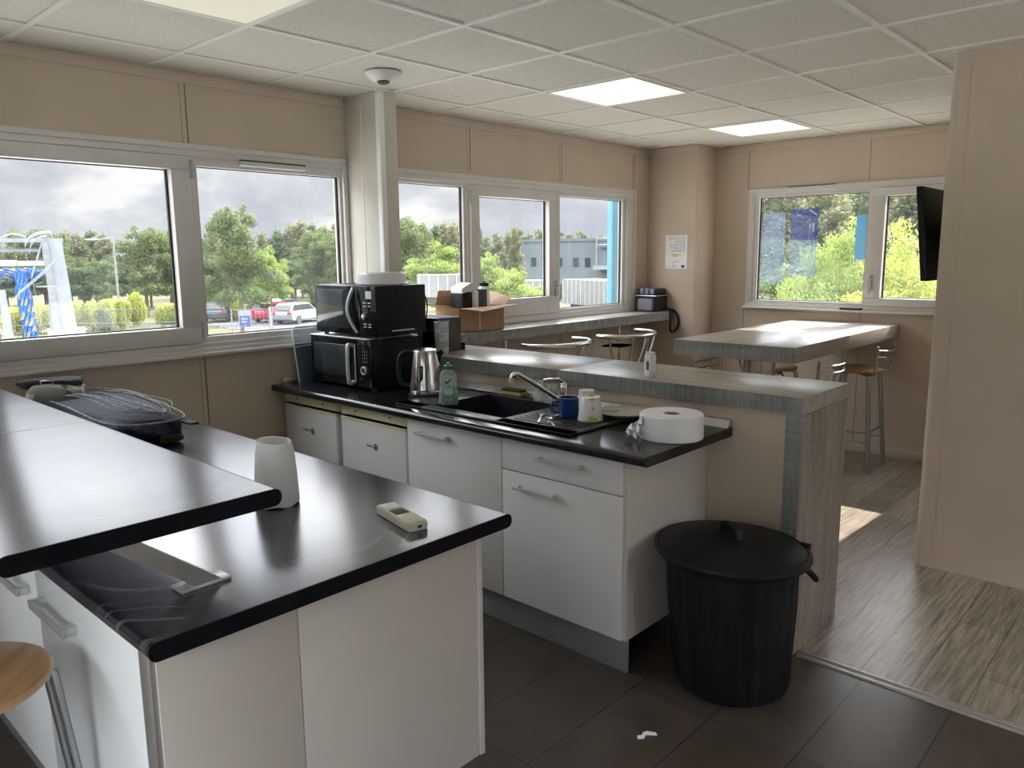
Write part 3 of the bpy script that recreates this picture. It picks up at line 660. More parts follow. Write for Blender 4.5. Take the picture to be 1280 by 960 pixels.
# ================================================================== kitchen run
t = thing('kitchen_worktop', (2.56, 2.66, .862), 'black laminate kitchen worktop along the bar counter, with the sink set in', 'worktop')
m = MB()
m.prism([(2.30, .862), (2.30, ZT)] + [(2.252 + .017 * math.cos(R(a)), .883 + .017 * math.sin(R(a))) for a in range(90, 181, 18)] + [(2.252 + .017 * math.cos(R(a)), .879 + .017 * math.sin(R(a))) for a in range(180, 271, 18)], 'y', 1.435, 3.885)
m.box(2.30, 2.38, 1.435, 3.885, .862, ZT).box(2.77, 2.886, 1.435, 3.885, .862, ZT).box(2.38, 2.77, 1.435, 2.24, .862, ZT).box(2.38, 2.77, 2.71, 3.885, .862, ZT)
m.build('worktop_slab', 'kitchen_top', t, ang=50)
MB().prism([(2.848, ZT), (2.852, ZT + .008), (2.866, ZT + .030), (2.886, ZT + .032), (2.886, ZT)], 'y', 1.437, 3.56).box(2.30, 2.80, 3.868, 3.888, ZT, ZT + .030, .002).build('upstand', 'alu', t)
t = thing('sink', (2.55, 2.33, ZT), 'black composite sink with basin and ribbed drainer in the kitchen worktop', 'sink')
m = MB()
z0, z1 = ZT + .0005, ZT + .010
m.box(2.315, 2.385, 1.83, 2.90, z0, z1, .004).box(2.765, 2.815, 1.83, 2.90, z0, z1, .004).box(2.315, 2.815, 2.705, 2.90, z0, z1, .004).box(2.315, 2.815, 1.83, 2.245, z0, z1, .004)
m.build('rim', 'sink', t)
m = MB()
m.box(2.378, 2.386, 2.24, 2.71, .72, z1 - .002).box(2.764, 2.772, 2.24, 2.71, .72, z1 - .002).box(2.38, 2.77, 2.238, 2.246, .72, z1 - .002).box(2.38, 2.77, 2.704, 2.712, .72, z1 - .002).box(2.38, 2.77, 2.24, 2.71, .712, .72)
m.build('basin', 'sink', t)
m = MB()
for k in range(11): m.box(2.40 + .034 * k, 2.412 + .034 * k, 1.87, 2.20, z1 - .001, z1 + .0035, .0015)
m.build('drainer_ribs', 'sink', t)
MB().cyl((2.575, 2.475, .720), (2.575, 2.475, .724), .045).build('drain', 'chrome', t)
# tap
t = thing('mixer_tap', (2.80, 2.245, z1), 'chrome single lever mixer tap with long raised spout over the sink', 'tap')
MB().cyl((2.80, 2.245, z1), (2.80, 2.245, z1 + .006), .028).cyl((2.80, 2.245, z1), (2.80, 2.245, z1 + .070), .023, .021).build('tap_body', 'chrome', t)
MB().lathe([(.022, 0), (.023, .008), (.019, .022), (.008, .032), (0, .034)], (2.80, 2.245, z1 + .070), 20).tube([(2.80, 2.245, z1 + .095), (2.790, 2.262, z1 + .112), (2.765, 2.295, z1 + .113), (2.745, 2.325, z1 + .108)], .008, 10, smooth=4).build('lever', 'chrome', t)
sp = MB().tube([(2.79, 2.26, z1 + .018), (2.76, 2.29, z1 + .045), (2.70, 2.35, z1 + .10), (2.655, 2.395, z1 + .137), (2.640, 2.412, z1 + .142), (2.632, 2.422, z1 + .132), (2.630, 2.424, z1 + .118)], .0115, 14, smooth=5).build('spout', 'chrome', t)
MB().cyl((2.630, 2.424, z1 + .122), (2.629, 2.425, z1 + .104), .013).build('aerator', 'handle', sp)

# fridges
def fridge(y0, y1, lab, logo):
    t = thing('mini_fridge', (2.57, (y0 + y1) / 2, 0), lab, 'fridge', 'under-counter fridges')
    MB().box(2.345, 2.84, y0, y1, .03, .80, .004).build('body', 'plastic_w', t)
    MB().prism(rrect(2.300, 2.342, y0 + .002, y1 - .002, .014, 4), 'z', .05, .792, .002).build('door', 'white', t)
    MB().prism(rrect(2.298, 2.342, y0 + .002, y1 - .002, .014, 4), 'z', .775, .792, .002).build('door_cap', 'cream', t)
    MB().prism(rrect(2.306, 2.84, y0, y1, .012, 4), 'z', .802, .852, .003).build('top_panel', 'cream', t)
    for yy in (y0 + .13, y1 - .13): MB().cyl((2.306, yy, .828), (2.303, yy, .828), .005, seg=10).build('screw_cap', 'rubber', t)
    yc = (y0 + y1) / 2 - .025
    b = MB(); b.cyl((2.2985, yc, .665), (2.3005, yc, .665), .017, seg=20); b.build('badge', 'ink', t)
    b = MB(); b.tube([(2.298, yc + .008 * math.cos(a), .665 + .009 * math.sin(a)) for a in [i * .5 for i in range(11)]], .0016, 6); b.build('badge_swirl', 'handle', t)
    b = MB(); xx = yc + .030
    for wd in logo: b.box(2.2992, 2.3002, xx, xx + wd, .659, .671); xx += wd + .006
    b.build('badge_letters', 'ink', t)
    for yy in (y0 + .05, y1 - .05):
        for xx in (2.37, 2.80): MB().cyl((xx, yy, 0), (xx, yy, .035), .018).build('foot', 'rubber', t)
fridge(3.365, 3.875, 'white under-counter fridge with cream top strip, in the corner by the window wall', (.007, .007, .007, .009, .008))
fridge(2.80, 3.335, 'white under-counter fridge with cream top strip, next to the sink cabinet', (.008, .009, .007, 0.002))
# cabinets
t = thing('sink_cabinet', (2.58, 2.475, .15), 'white sink cabinet with a single door between fridge and drawer unit', 'cabinet')
MB().box(2.309, 2.84, 2.172, 2.785, .15, .71, .001).box(2.309, 2.36, 2.172, 2.785, .71, .861, .001).build('carcass', 'white_side', t)
d = MB().box(2.290, 2.308, 2.174, 2.780, .152, .857, .0015).build('door', 'white', t)
def bow_handle(mb, x, y0, y1, z):
    mb.prism([(x - .034, y0), (x - .028, y0 + .004), (x - .024, (y0 + y1) / 2), (x - .026, y1), (x - .034, y1), (x - .033, (y0 + y1) / 2)], 'z', z - .007, z + .007, .0015)
    mb.box(x - .030, x, y0 + .002, y0 + .024, z - .0085, z + .0085, .002).box(x - .028, x, y1 - .020, y1 - .004, z - .006, z + .006, .002)
h = MB(); bow_handle(h, 2.290, 2.49, 2.70, .797); h.build('handle', 'handle', d)
t = thing('drawer_cabinet', (2.58, 1.86, .15), 'white kitchen unit with one drawer over one door, at the end by the bin', 'cabinet')
MB().box(2.309, 2.875, 1.564, 2.168, .15, .861, .001).build('carcass', 'white_side', t)
d = MB().box(2.290, 2.308, 1.562, 2.168, .722, .857, .0015).build('drawer', 'white', t); h = MB(); bow_handle(h, 2.290, 1.735, 1.965, .800); h.build('handle', 'handle', d)
d = MB().box(2.290, 2.308, 1.562, 2.168, .152, .717, .0015).build('door', 'white', t); h = MB(); bow_handle(h, 2.290, 1.870, 2.085, .658); h.build('handle', 'handle', d)
MB().box(2.300, 2.886, 1.545, 1.562, .152, .861, .001).build('end_panel', 'white_side', t)
tag(MB().box(2.335, 2.350, 1.565, 2.79, 0, .150, .001).cyl((2.345, 1.572, 0), (2.345, 1.572, .15), .010).build('kitchen_plinth', 'plinth'), 'grey metal plinth under the kitchen cabinets', 'plinth')

# ---- microwaves
t = thing('microwave', (2.63, 3.52, ZT), 'larger black microwave at the bottom of the stack, with straight silver handle', 'microwave', 'stacked microwaves')
MB().box(2.466, 2.81, 3.25, 3.80, .915, 1.172, .006).build('case', 'black', t)
d = MB().prism([(2.466, 3.80), (2.466, 3.375)] + [(2.450 - .008 * math.sin(math.pi * k / 10), 3.375 + .425 * k / 10) for k in range(11)], 'z', .917, 1.168, .002).build('door', 'black_gloss', t)
MB().box(2.4385, 2.446, 3.43, 3.76, .965, 1.135, .003).build('door_glass', 'dkglass', d)
MB().tube([(2.445, 3.398, 1.135), (2.418, 3.398, 1.142), (2.410, 3.398, 1.12), (2.408, 3.398, 1.04), (2.410, 3.398, .96), (2.418, 3.398, .935), (2.445, 3.398, .942)], .0105, 12, smooth=4).box(2.442, 2.449, 3.378, 3.386, .935, 1.142, .001).build('handle', 'handle', d)
c = MB().box(2.450, 2.466, 3.252, 3.372, .917, 1.168, .003).build('control_panel', 'black_gloss', t)
MB().lathe([(.015, .0), (.015, .010), (.017, .012), (.021, .012), (.0235, .009), (.0235, .0)], (2.450, 3.31, 1.008), 28, Matrix.Rotation(R(-90), 4, 'Y')).build('dial_ring', 'handle', c)
MB().lathe([(0, .010), (.014, .009), (.015, 0)], (2.450, 3.31, 1.008), 28, Matrix.Rotation(R(-90), 4, 'Y')).build('dial_cap', 'black', c)
m = MB()
for k in range(4):
    for j in range(3): m.box(2.4488, 2.4502, 3.285 + .017 * j, 3.287 + .017 * j, 1.05 + .018 * k, 1.060 + .018 * k)
m.build('marks', 'handle', c)
for x in (2.49, 2.78):
    for y in (3.28, 3.77): MB().cyl((x, y, ZT), (x, y, .918), .014, seg=12).build('foot', 'rubber', t)
tag(MB().box(2.44, 2.80, 3.27, 3.79, 1.1725, 1.1755, .001).build('paper_sheet', 'paper'), 'white sheets lying between the two stacked microwaves', 'paper')
Z2 = 1.1755
t = thing('microwave', (2.62, 3.46, Z2), 'smaller glossy black microwave on top of the stack, curved silver handle', 'microwave', 'stacked microwaves')
MB().box(2.466, 2.785, 3.192, 3.732, Z2 + .016, 1.452, .006).build('case', 'black', t)
d = MB().box(2.448, 2.465, 3.345, 3.732, Z2 + .018, 1.450, .003).build('door', 'black_gloss', t)
MB().box(2.4465, 2.4485, 3.42, 3.715, Z2 + .05, 1.43, .0005).build('door_glass', 'dkglass', d)
m = MB(); pts = [(2.447 - .030 * math.sin(math.pi * k / 14), 3.375 + .028 * math.sin(math.pi * k / 14) - .02 * (1 - k / 14), Z2 + .03 + .235 * k / 14) for k in range(15)]
m.tube(pts, .009, 10).build('handle', 'handle', d)
c = MB().box(2.448, 2.465, 3.193, 3.342, Z2 + .018, 1.450, .003).build('control_panel', 'black_gloss', t)
MB().box(2.4468, 2.4482, 3.225, 3.275, 1.385, 1.425, .0004).build('display', 'screen', c)
MB().lathe([(0, .014), (.016, .012), (.0175, 0)], (2.448, 3.285, 1.293), 24, Matrix.Rotation(R(-90), 4, 'Y')).build('dial', 'chrome', c)
m = MB()
for z in (1.345, 1.362, 1.238, 1.252): m.box(2.4470, 2.4482, 3.275, 3.300, z, z + .005).box(2.4470, 2.4482, 3.235, 3.258, z, z + .005)
m.build('marks', 'plastic_w', c)
MB().box(2.55, 2.70, 3.1905, 3.1922, 1.213, 1.221).build('side_label', 'handle', t)
for x in (2.49, 2.76):
    for y in (3.22, 3.70): MB().cyl((x, y, Z2), (x, y, Z2 + .018), .013, seg=12).build('foot', 'rubber', t)
MB().tube([(2.786, 3.21, 1.40), (2.80, 3.205, 1.37), (2.806, 3.205, 1.32), (2.80, 3.21, 1.27), (2.787, 3.215, 1.25)], .004, 8, smooth=4).build('power_cord', 'black', t)
t = thing('plastic_tub', (2.63, 3.38, 1.452), 'frosted plastic tub upside down on top of the upper microwave', 'tub')
MB().lathe([(.142, 0), (.145, .006), (.132, .010), (.124, .055), (.112, .064), (0, .066)], (2.635, 3.37, 1.453), 40).build('tub_shell', 'frost', t)
# leaning acrylic board behind the microwaves
t = thing('leaning_board', (2.46, 3.84, ZT), 'grey-blue transparent framed board leaning on the wall behind the microwaves', 'board')
def lean(c): return (c.x, 3.815 + c.y + (c.z) * .17, ZT + .001 + c.z)
MB(lean).box(2.375, 2.66, 0, .003, .0, .215).build('panel', 'acrylic', t); MB(lean).box(2.375, 2.66, 0, .003, .215, .31).build('clear_top', 'acrylic_top', t)
MB(lean).tube([(2.372, .001, 0), (2.372, .001, .27), (2.374, .001, .302), (2.392, .001, .312), (2.66, .001, .312)], .004, 8).build('edge_frame', 'frost', t)
MB(lean).tube([(2.374, .0, .2), (2.66, .0, .212)], .003, 6).build('cross_rib', 'frost', t)
m = MB(lean); 
for z in (.165, .125, .085, .04): m.box(2.475, 2.483, -.0015, 0, z, z + .014).box(2.488, 2.497, -.0015, 0, z - .002, z + .012)
m.box(2.445, 2.450, -.0015, 0, .08, .12).prism([(2.450, .098), (2.462, .118), (2.466, .116), (2.455, .099), (2.467, .084), (2.462, .081)], 'y', -.0015, 0)
m.build('faded_marks', 'ink', t)

# ---- kettle
kc = (2.555, 2.945, ZT)
t = thing('kettle', kc, 'polished steel kettle with black handle, left of the green soap bottle', 'kettle')
MB().lathe([(0, .0), (.086, 0), (.090, .006), (.089, .020), (.0, .020)], kc, 36).build('base', 'black', t)
MB().lathe([(.0, .021), (.088, .021), (.0885, .034), (.086, .036), (.086, .042), (.0875, .044), (.076, .150), (.066, .215), (.063, .232), (.057, .232)], kc, 40).build('body', 'chrome', t)
MB().lathe([(.060, .230), (.058, .238), (.030, .244), (0, .245)], kc, 32).build('lid', 'steel', t)
rv = Vector((.676, -.737, 0)); kv = Vector(kc)
MB().tube([kv - rv * .055 + Vector((0, 0, .222)), kv - rv * .095 + Vector((0, 0, .228)), kv - rv * .128 + Vector((0, 0, .20)), kv - rv * .135 + Vector((0, 0, .13)), kv - rv * .122 + Vector((0, 0, .065)), kv - rv * .085 + Vector((0, 0, .05))], .011, 12, smooth=5).build('handle', 'black', t)
m = MB(); p0 = kv + rv * .052 + Vector((0, 0, .205)); m.tube([p0 - Vector((0, 0, .03)), p0 + rv * .015 + Vector((0, 0, .005)), p0 + rv * .038 + Vector((0, 0, .026))], [.024, .018, .010], 12).build('spout', 'black', t)
fw = Vector((-.737, -.676, 0))
m = MB()
for k in range(5):
    z = ZT + .10 + .012 * k; q = kv - rv * .045 + fw * (.068 - .002 * k); m.tube([q + Vector((0, 0, z - ZT)), q + rv * .008 + fw * .003 + Vector((0, 0, z - ZT + .003))], .0028, 6)
m.build('lettering', 'ink', t)
m = MB(); a = math.atan2(fw.y, fw.x)
def kw(c): q = kv + fw * (.0795 + c.y) + rv * (-.012 + c.x); return (q.x, q.y, ZT + .12 + c.z)
MB(kw).box(-.009, .009, -.003, .002, -.04, .045, .003).build('water_window', 'dkglass', t)

# ---- soap bottle
sc = (2.475, 2.690, ZT)
t = thing('soap_bottle', sc, 'transparent green dish soap bottle with green cap, left of the sink', 'bottle')
MR = Matrix.Rotation(math.atan2(rv.y, rv.x), 4, 'Z')
body = [(0, 0), (.042, 0), (.047, .008), (.047, .045), (.042, .075), (.036, .095), (.040, .115), (.043, .135), (.036, .155), (.022, .168), (.014, .172)]
MB().lathe([(r * .97, z) for r, z in body if z <= .08] + [(.036, .085), (0, .085)], sc, 32, MR, 1, .55).build('soap_fill', 'green_liquid', t)
MB().lathe(body, sc, 32, MR, 1, .55).build('bottle_shell', 'clear', t)
MB().lathe([(.014, .170), (.020, .172), (.022, .178), (.020, .188), (.010, .190), (.009, .200), (0, .201)], sc, 20, MR, 1, .8).build('cap', 'green', t)
m = MB()
def lb(c): q = Vector(sc) + fw * (.0275 + c.y) + rv * c.x; return (q.x, q.y, ZT + c.z)
MB(lb).prism(rrect(-.022, .022, .05, .145, .012, 4), 'y', -.004, .0015).build('label', 'label', t)
MB(lb).prism([(-.016, .112), (-.004, .100), (.018, .126), (.012, .130), (-.003, .113), (-.010, .120)], 'y', .0016, .003).build('label_leaf', 'green', t)
text('label_text', 'MAIZ', .013, 'ink', t, tuple(Vector(sc) + fw * .0305 + Vector((0, 0, .088))), rv, (0, 0, 1))

# ---- sponge, glass, mugs, cups, plate, cutlery
t = thing('sponge', (2.83, 2.585, ZT + .010), 'yellow and green scouring sponge behind the sink basin', 'sponge')
MB().box(2.795, 2.845, 2.52, 2.645, ZT + .0105, ZT + .030, .004).build('foam', 'sponge_y', t); MB().box(2.795, 2.845, 2.52, 2.645, ZT + .0305, ZT + .040, .003).build('scourer', 'sponge_g', t)
def glass(x, y, h, lab):
    tag(MB().lathe([(.0, .003), (.022, .003), (.034, h), (.036, h), (.0245, 0), (0, 0)][::-1], (x, y, z1), 24, Matrix.Translation((0, 0, h)) @ Matrix.Rotation(R(180), 4, 'X')).build('drinking_glass', 'clear'), lab, 'glass', 'glasses by the tap')
glass(2.795, 2.385, .095, 'clear glass upside down behind the tap spout, nearer the sponge')
glass(2.790, 2.315, .088, 'clear glass upside down right beside the tap body')
def mug():
    c = (2.568, 2.035, ZT + .0135)
    t = thing('mug', c, 'blue enamel mug upright on the drainer, left of the lemon pattern cup', 'mug')
    MB().lathe([(0, 0), (.040, 0), (.043, .006), (.043, .082), (.0445, .085), (.041, .085), (.040, .006), (0, .005)], c, 32).build('mug_body', 'blue', t)
    v = Vector(c); MB().tube([v - rv * .040 + Vector((0, 0, .068)), v - rv * .066 + Vector((0, 0, .066)), v - rv * .076 + Vector((0, 0, .044)), v - rv * .066 + Vector((0, 0, .020)), v - rv * .040 + Vector((0, 0, .018))], .0055, 10, smooth=5).build('handle', 'blue', t)
    MB().lathe([(.0405, .0855), (.0445, .0865), (.0450, .085)], c, 32).build('rim', 'plate', t)
mug()
def lemon_mat():
    m, nt, b = principled('lemon_print_porcelain', (.8, .8, .78), .25)
    v = coords(nt)
    n = nn(nt, 'ShaderNodeTexVoronoi', Scale=25, Randomness=.7); nt.links.new(v, n.inputs['Vector'])
    r = nt.nodes.new('ShaderNodeValToRGB'); r.color_ramp.interpolation = 'CONSTANT'; r.color_ramp.elements[0].color = (.62, .56, .03, 1); r.color_ramp.elements[1].position = .33; r.color_ramp.elements[1].color = (.80, .80, .78, 1)
    nt.links.new(n.outputs['Distance'], r.inputs[0]); nt.links.new(r.outputs[0], b.inputs['Base Color']); return m
M['lemon'] = lemon_mat()
t = thing('patterned_cup', (2.575, 1.925, ZT + .0135), 'white cup with yellow lemon print, upside down between mug and plate', 'cup')
MB().lathe([(.052, 0), (.0525, .005), (.042, .098), (.040, .101), (.0375, .101), (.036, .095), (0, .095)], (2.575, 1.925, ZT + .0135), 36).build('cup_body', 'lemon', t)
MB().lathe([(.0525, 0), (.0540, .002), (.0530, .005)], (2.575, 1.925, ZT + .0135), 36).build('lip', 'plate', t)
tag(MB().lathe([(.042, 0), (.043, .004), (.034, .092), (.031, .094), (.029, .090), (0, .090)], (2.735, 2.065, z1 + .002), 28).build('plain_cup', 'plastic_w'), 'plain white cup upside down behind the lemon cup', 'cup')
t = thing('plate', (2.74, 1.925, ZT), 'cream stoneware plate beside the drainer, behind the paper roll', 'plate')
MB().lathe([(0, 0), (.070, 0), (.075, .004), (.118, .017), (.120, .020), (.116, .021), (.074, .009), (0, .008)], (2.745, 1.87, ZT + .0145), 44).build('plate_disc', 'plate', t)
t = thing('fork', (2.70, 1.89, ZT + .03), 'small steel fork resting across the cream plate', 'cutlery')
MB().tube([(2.66, 1.99, ZT + .037), (2.69, 1.95, ZT + .034), (2.75, 1.90, ZT + .026)], .003, 6).build('fork_stem', 'steel', t)
def cutlery(x, y, a, lab, kind):
    t = thing(kind, (x, y, ZT + .015), lab, 'cutlery', 'cutlery drying on the drainer')
    def f(c): return (x + c.x * math.cos(a) - c.y * math.sin(a), y + c.x * math.sin(a) + c.y * math.cos(a), ZT + .0155 + c.z)
    MB(f).prism([(-.10, -.004), (-.10, .004), (-.095, .006), (.0, .0025), (.03, .0025), (.03, -.0025), (0, -.0025), (-.095, -.006)], 'z', .0, .0025).build('handle', 'steel', t)
    if kind == 'spoon': MB(f).lathe([(0, .001), (.010, .002), (.014, .005)], (.048, 0, 0), 16, None, 1.6, 1).build('bowl', 'steel', t)
    else:
        m = MB(f).prism([(.03, -.003), (.045, -.011), (.055, -.011), (.055, .011), (.045, .011), (.03, .003)], 'z', .0, .0025)
        for k in range(4): m.box(.055, .09, -.011 + .0058 * k, -.0085 + .0058 * k, 0, .0025)
        m.build('tines', 'steel', t)
cutlery(2.47, 2.11, R(35), 'steel fork drying on the drainer, nearest the basin', 'fork')
cutlery(2.44, 2.03, R(48), 'steel spoon drying on the drainer, nearer the worktop front', 'spoon')
cutlery(2.50, 2.06, R(25), 'steel fork drying on the drainer, beside the blue mug', 'fork')
# ---- big paper roll
pc = (2.575, 1.535, ZT)
t = thing('jumbo_toilet_roll', pc, 'jumbo white toilet paper roll lying flat at the end of the kitchen worktop', 'toilet roll')
MB().lathe([(.032, .094), (.118, .095), (.1225, .090), (.1225, .003), (.119, 0), (.032, 0), (.032, .094)], pc, 64).build('paper_coil', 'paper', t)
MB().lathe([(.029, .090), (.0315, .090), (.0315, .002), (.029, .002), (.029, .090)], pc, 32).build('core', 'card', t)
m = MB(); v = Vector(pc); q = []
for i in range(7):
    for j in range(6):
        u, wv_ = i / 6, j / 5
        p = v - rv * (.115 + .062 * u) + fw * (.03 + .02 * math.sin(3 * u + 2 * wv_)) + Vector((0, 0, .004 + (.080 * (1 - u * .75)) * wv_ + (.004 + .006 * ((i * 7 + j * 5) % 3))))
        q.append(m.bm.verts.new(p + fw * .009 * (((i * 3 + j * 4) % 5) - 2)))
for i in range(6):
    for j in range(5): m.bm.faces.new((q[i * 6 + j], q[i * 6 + j + 1], q[(i + 1) * 6 + j + 1], q[(i + 1) * 6 + j]))
m.build('loose_end', 'paper', t)

# ================================================================== bar counter (waterfall end)
t = thing('bar_counter', (3.1, 2.35, 0), 'grey wood-look bar counter with waterfall end, dividing kitchen and dining area', 'bar counter')
BX0, BX1, BT = 2.865, 3.335, 1.055
MB().box(BX0 + .001, BX1, 1.142, 2.328, BT - .066, BT, .0008).box(BX0 + .001, BX1, 2.332, 3.565, BT - .066, BT, .0008).build('top', 'lam_top', t)
MB().box(BX0 - .0005, BX0 + .002, 1.208, 2.328, BT - .066, BT - .0005).box(BX0 - .0005, BX0 + .002, 2.332, 3.56, BT - .066, BT - .0005).build('ribbed_front_edge', 'lam_edge', t)
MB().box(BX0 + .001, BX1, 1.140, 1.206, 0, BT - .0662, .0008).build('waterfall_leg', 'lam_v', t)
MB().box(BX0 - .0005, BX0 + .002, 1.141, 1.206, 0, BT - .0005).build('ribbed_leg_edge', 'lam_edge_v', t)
MB().box(BX0 - .002, BX0 + .002, 2.324, 2.336, BT - .067, BT + .0005).box(BX0, BX1, 2.328, 2.332, BT - .002, BT + .0006).build('joint_strip', 'alu', t)
MB().box(2.888, 2.905, 1.207, 3.565, 0, BT - .067).build('kitchen_side_panel', 'wall', t)
MB().box(3.20, 3.22, 1.207, 3.565, 0, BT - .067).build('dining_side_panel', 'wall', t)
# items on it
t = thing('white_bottle', (2.967, 1.885, BT), 'slim white bottle with dark emblem standing on the bar counter', 'bottle')
a = R(-30)
def sb(c): return (2.967 + c.x * math.cos(a) - c.y * math.sin(a), 1.885 + c.x * math.sin(a) + c.y * math.cos(a), BT + c.z)
MB(sb).box(-.017, .017, -.026, .026, 0, .100, .004).build('bottle_body', 'plastic_w', t); MB(sb).box(-.014, .014, -.022, .022, .100, .112, .002).build('cap', 'frost', t)
MB(sb).prism(rrect(-.020, .004, .03, .072, .009, 4), 'x', -.0185, -.0168).build('emblem', 'ink', t)
t = thing('countertop_appliance', (3.05, 3.42, BT), 'dark grey boxy appliance on the bar counter beside the microwaves', 'appliance')
MB().box(2.96, 3.14, 3.29, 3.555, BT + .002, BT + .195, .004).build('case', 'rubber', t); MB().box(2.945, 2.962, 3.285, 3.555, BT, BT + .197, .004).build('front', 'black_gloss', t)
MB().box(3.14, 3.165, 3.285, 3.32, BT, BT + .045, .003).build('side_knob', 'black', t)
t = thing('water_jug', (2.93, 3.235, BT), 'clear tall plastic jug on the bar between microwave and dark appliance', 'jug')
MB().lathe([(0, 0), (.036, 0), (.038, .004), (.042, .178), (.045, .184), (.043, .185), (.040, .178), (.036, .006), (0, .005)], (2.925, 3.225, BT), 28).build('jug_shell', 'clear', t)
MB().lathe([(0, .003), (.035, .003), (.039, .115), (0, .115)], (2.925, 3.225, BT), 28).build('frosted_insert', 'frost', t)
# ---- ledge under the window
t = thing('window_ledge_counter', (4.6, 3.75, 1.03), 'long narrow grey ledge counter fixed under the middle window', 'counter')
MB().box(2.94, 6.045, 3.605, 3.885, 1.028, 1.10, .001).build('top', 'lam_x', t)
MB().box(2.94, 6.045, 3.6035, 3.6055, 1.029, 1.0995).build('front_edge', 'lam_edge', t)
for x in (3.92, 5.30): MB().cyl((x, 3.67, 0), (x, 3.67, 1.03), .014, seg=14).cyl((x, 3.67, 0), (x, 3.67, .006), .05).build('leg', 'chrome', t)
# ---- cardboard box with its contents
t = thing('cardboard_box', (3.69, 3.76, 1.10), 'open cardboard box full of appliances on the window ledge', 'box')
bx0, bx1, by0, by1, bz0, bz1 = 3.485, 3.905, 3.665, 3.895, 1.1005, 1.262
m = MB(); th = .004
m.box(bx0, bx1, by0, by0 + th, bz0, bz1).box(bx0, bx1, by1 - th, by1, bz0, bz1).box(bx0, bx0 + th, by0, by1, bz0, bz1).box(bx1 - th, bx1, by0, by1, bz0, bz1).box(bx0, bx1, by0, by1, bz0, bz0 + th)
m.build('carton', 'card', t)
MB().quad([(bx0, by0, bz1), (bx1, by0, bz1), (bx1 + .04, by0 - .10, bz1 + .012), (bx0 + .12, by0 - .10, bz1 - .02)]).quad([(bx0 + .12, by0 - .10, bz1 - .023), (bx1 + .04, by0 - .10, bz1 + .009), (bx1, by0, bz1 - .003), (bx0, by0, bz1 - .003)]).build('flap', 'card_in', t)
MB().quad([(bx0, by0, bz1), (bx0, by1, bz1), (bx0 - .13, by1 - .01, bz1 + .03), (bx0 - .11, by0 + .01, bz1 + .03)]).quad([(bx0 - .11, by0 + .01, bz1 + .027), (bx0 - .13, by1 - .01, bz1 + .027), (bx0, by1, bz1 - .003), (bx0, by0, bz1 - .003)]).build('flap', 'card', t)
MB().quad([(bx0, by1, bz1), (bx1 - .15, by1, bz1), (bx1 - .19, by1 - .01, bz1 + .105), (bx0 + .02, by1 - .01, bz1 + .11)]).quad([(bx0 + .02, by1 - .006, bz1 + .11), (bx1 - .19, by1 - .006, bz1 + .105), (bx1 - .15, by1 + .004, bz1), (bx0, by1 + .004, bz1)]).build('flap', 'card', t)
MB().quad([(bx1, by0, bz1), (bx1, by1, bz1), (bx1 + .12, by1 - .01, bz1 + .085), (bx1 + .10, by0 + .02, bz1 + .05)]).quad([(bx1 + .10, by0 + .02, bz1 + .047), (bx1 + .12, by1 - .01, bz1 + .082), (bx1, by1, bz1 - .003), (bx1, by0, bz1 - .003)]).build('flap', 'card_in', t)
MB().box(bx0 + .18, bx0 + .19, by0 - .0006, by0, bz0, bz1).build('tape', 'plastic_c', t)
t = thing('coffee_maker', (3.60, 3.77, 1.106), 'white and black coffee maker sticking out of the cardboard box', 'coffee maker')
MB().box(3.56, 3.66, 3.71, 3.83, 1.106, 1.36, .012).build('body', 'black', t); MB().box(3.645, 3.695, 3.690, 3.75, 1.24, 1.37, .016, 3).build('tank', 'plastic_w', t)
MB().prism([(3.55, 1.355), (3.68, 1.375), (3.70, 1.40), (3.64, 1.425), (3.55, 1.39)], 'y', 3.70, 3.82, .006).build('lid', 'handle', t)
t = thing('coffee_grinder', (3.77, 3.77, 1.106), 'dark grey box appliance with round emblem in the right half of the cardboard box', 'coffee grinder')
MB().box(3.715, 3.80, 3.72, 3.80, 1.106, 1.375, .006).build('body', 'rubber', t); MB().cyl((3.7155, 3.765, 1.325), (3.711, 3.765, 1.325), .024, seg=20).build('emblem', 'steel', t)
t = thing('storage_jar', (3.85, 3.80, 1.106), 'clear jar with black stopper at the right of the cardboard box', 'jar')
MB().lathe([(0, 0), (.040, 0), (.041, .01), (.041, .27), (.034, .285), (0, .286)], (3.850, 3.80, 1.106), 24).build('jar_shell', 'frost', t); MB().lathe([(.030, .285), (.032, .290), (.031, .310), (.012, .313), (.010, .322), (0, .323)], (3.850, 3.80, 1.106), 20).build('stopper', 'black', t)
# ---- cool bag at the end of the ledge
t = thing('lunch_bag', (5.92, 3.76, 1.10), 'black and grey insulated lunch bag on the window ledge in the corner', 'bag')
bag = MB().box(5.835, 6.035, 3.665, 3.865, 1.101, 1.235, .018, 3).build('bag_body', 'black_fabric', t)
MB().box(5.830, 6.030, 3.670, 3.865, 1.243, 1.300, .022, 3).build('bag_lid', 'black_fabric', t)
MB().box(5.812, 5.838, 3.685, 3.845, 1.108, 1.215, .018, 3).build('front_pocket', 'grey_fabric', t)
m = MB()
for y in (3.70, 3.752, 3.804): m.box(5.824, 5.90, y - .019, y + .019, 1.252, 1.304, .008)
m.build('lid_panels', 'grey_fabric', t)
MB().tube([(6.036, 3.868, 1.239), (5.830, 3.868, 1.239), (5.828, 3.662, 1.239), (6.036, 3.662, 1.239)], .004, 6).build('zip_piping', 'handle', t)
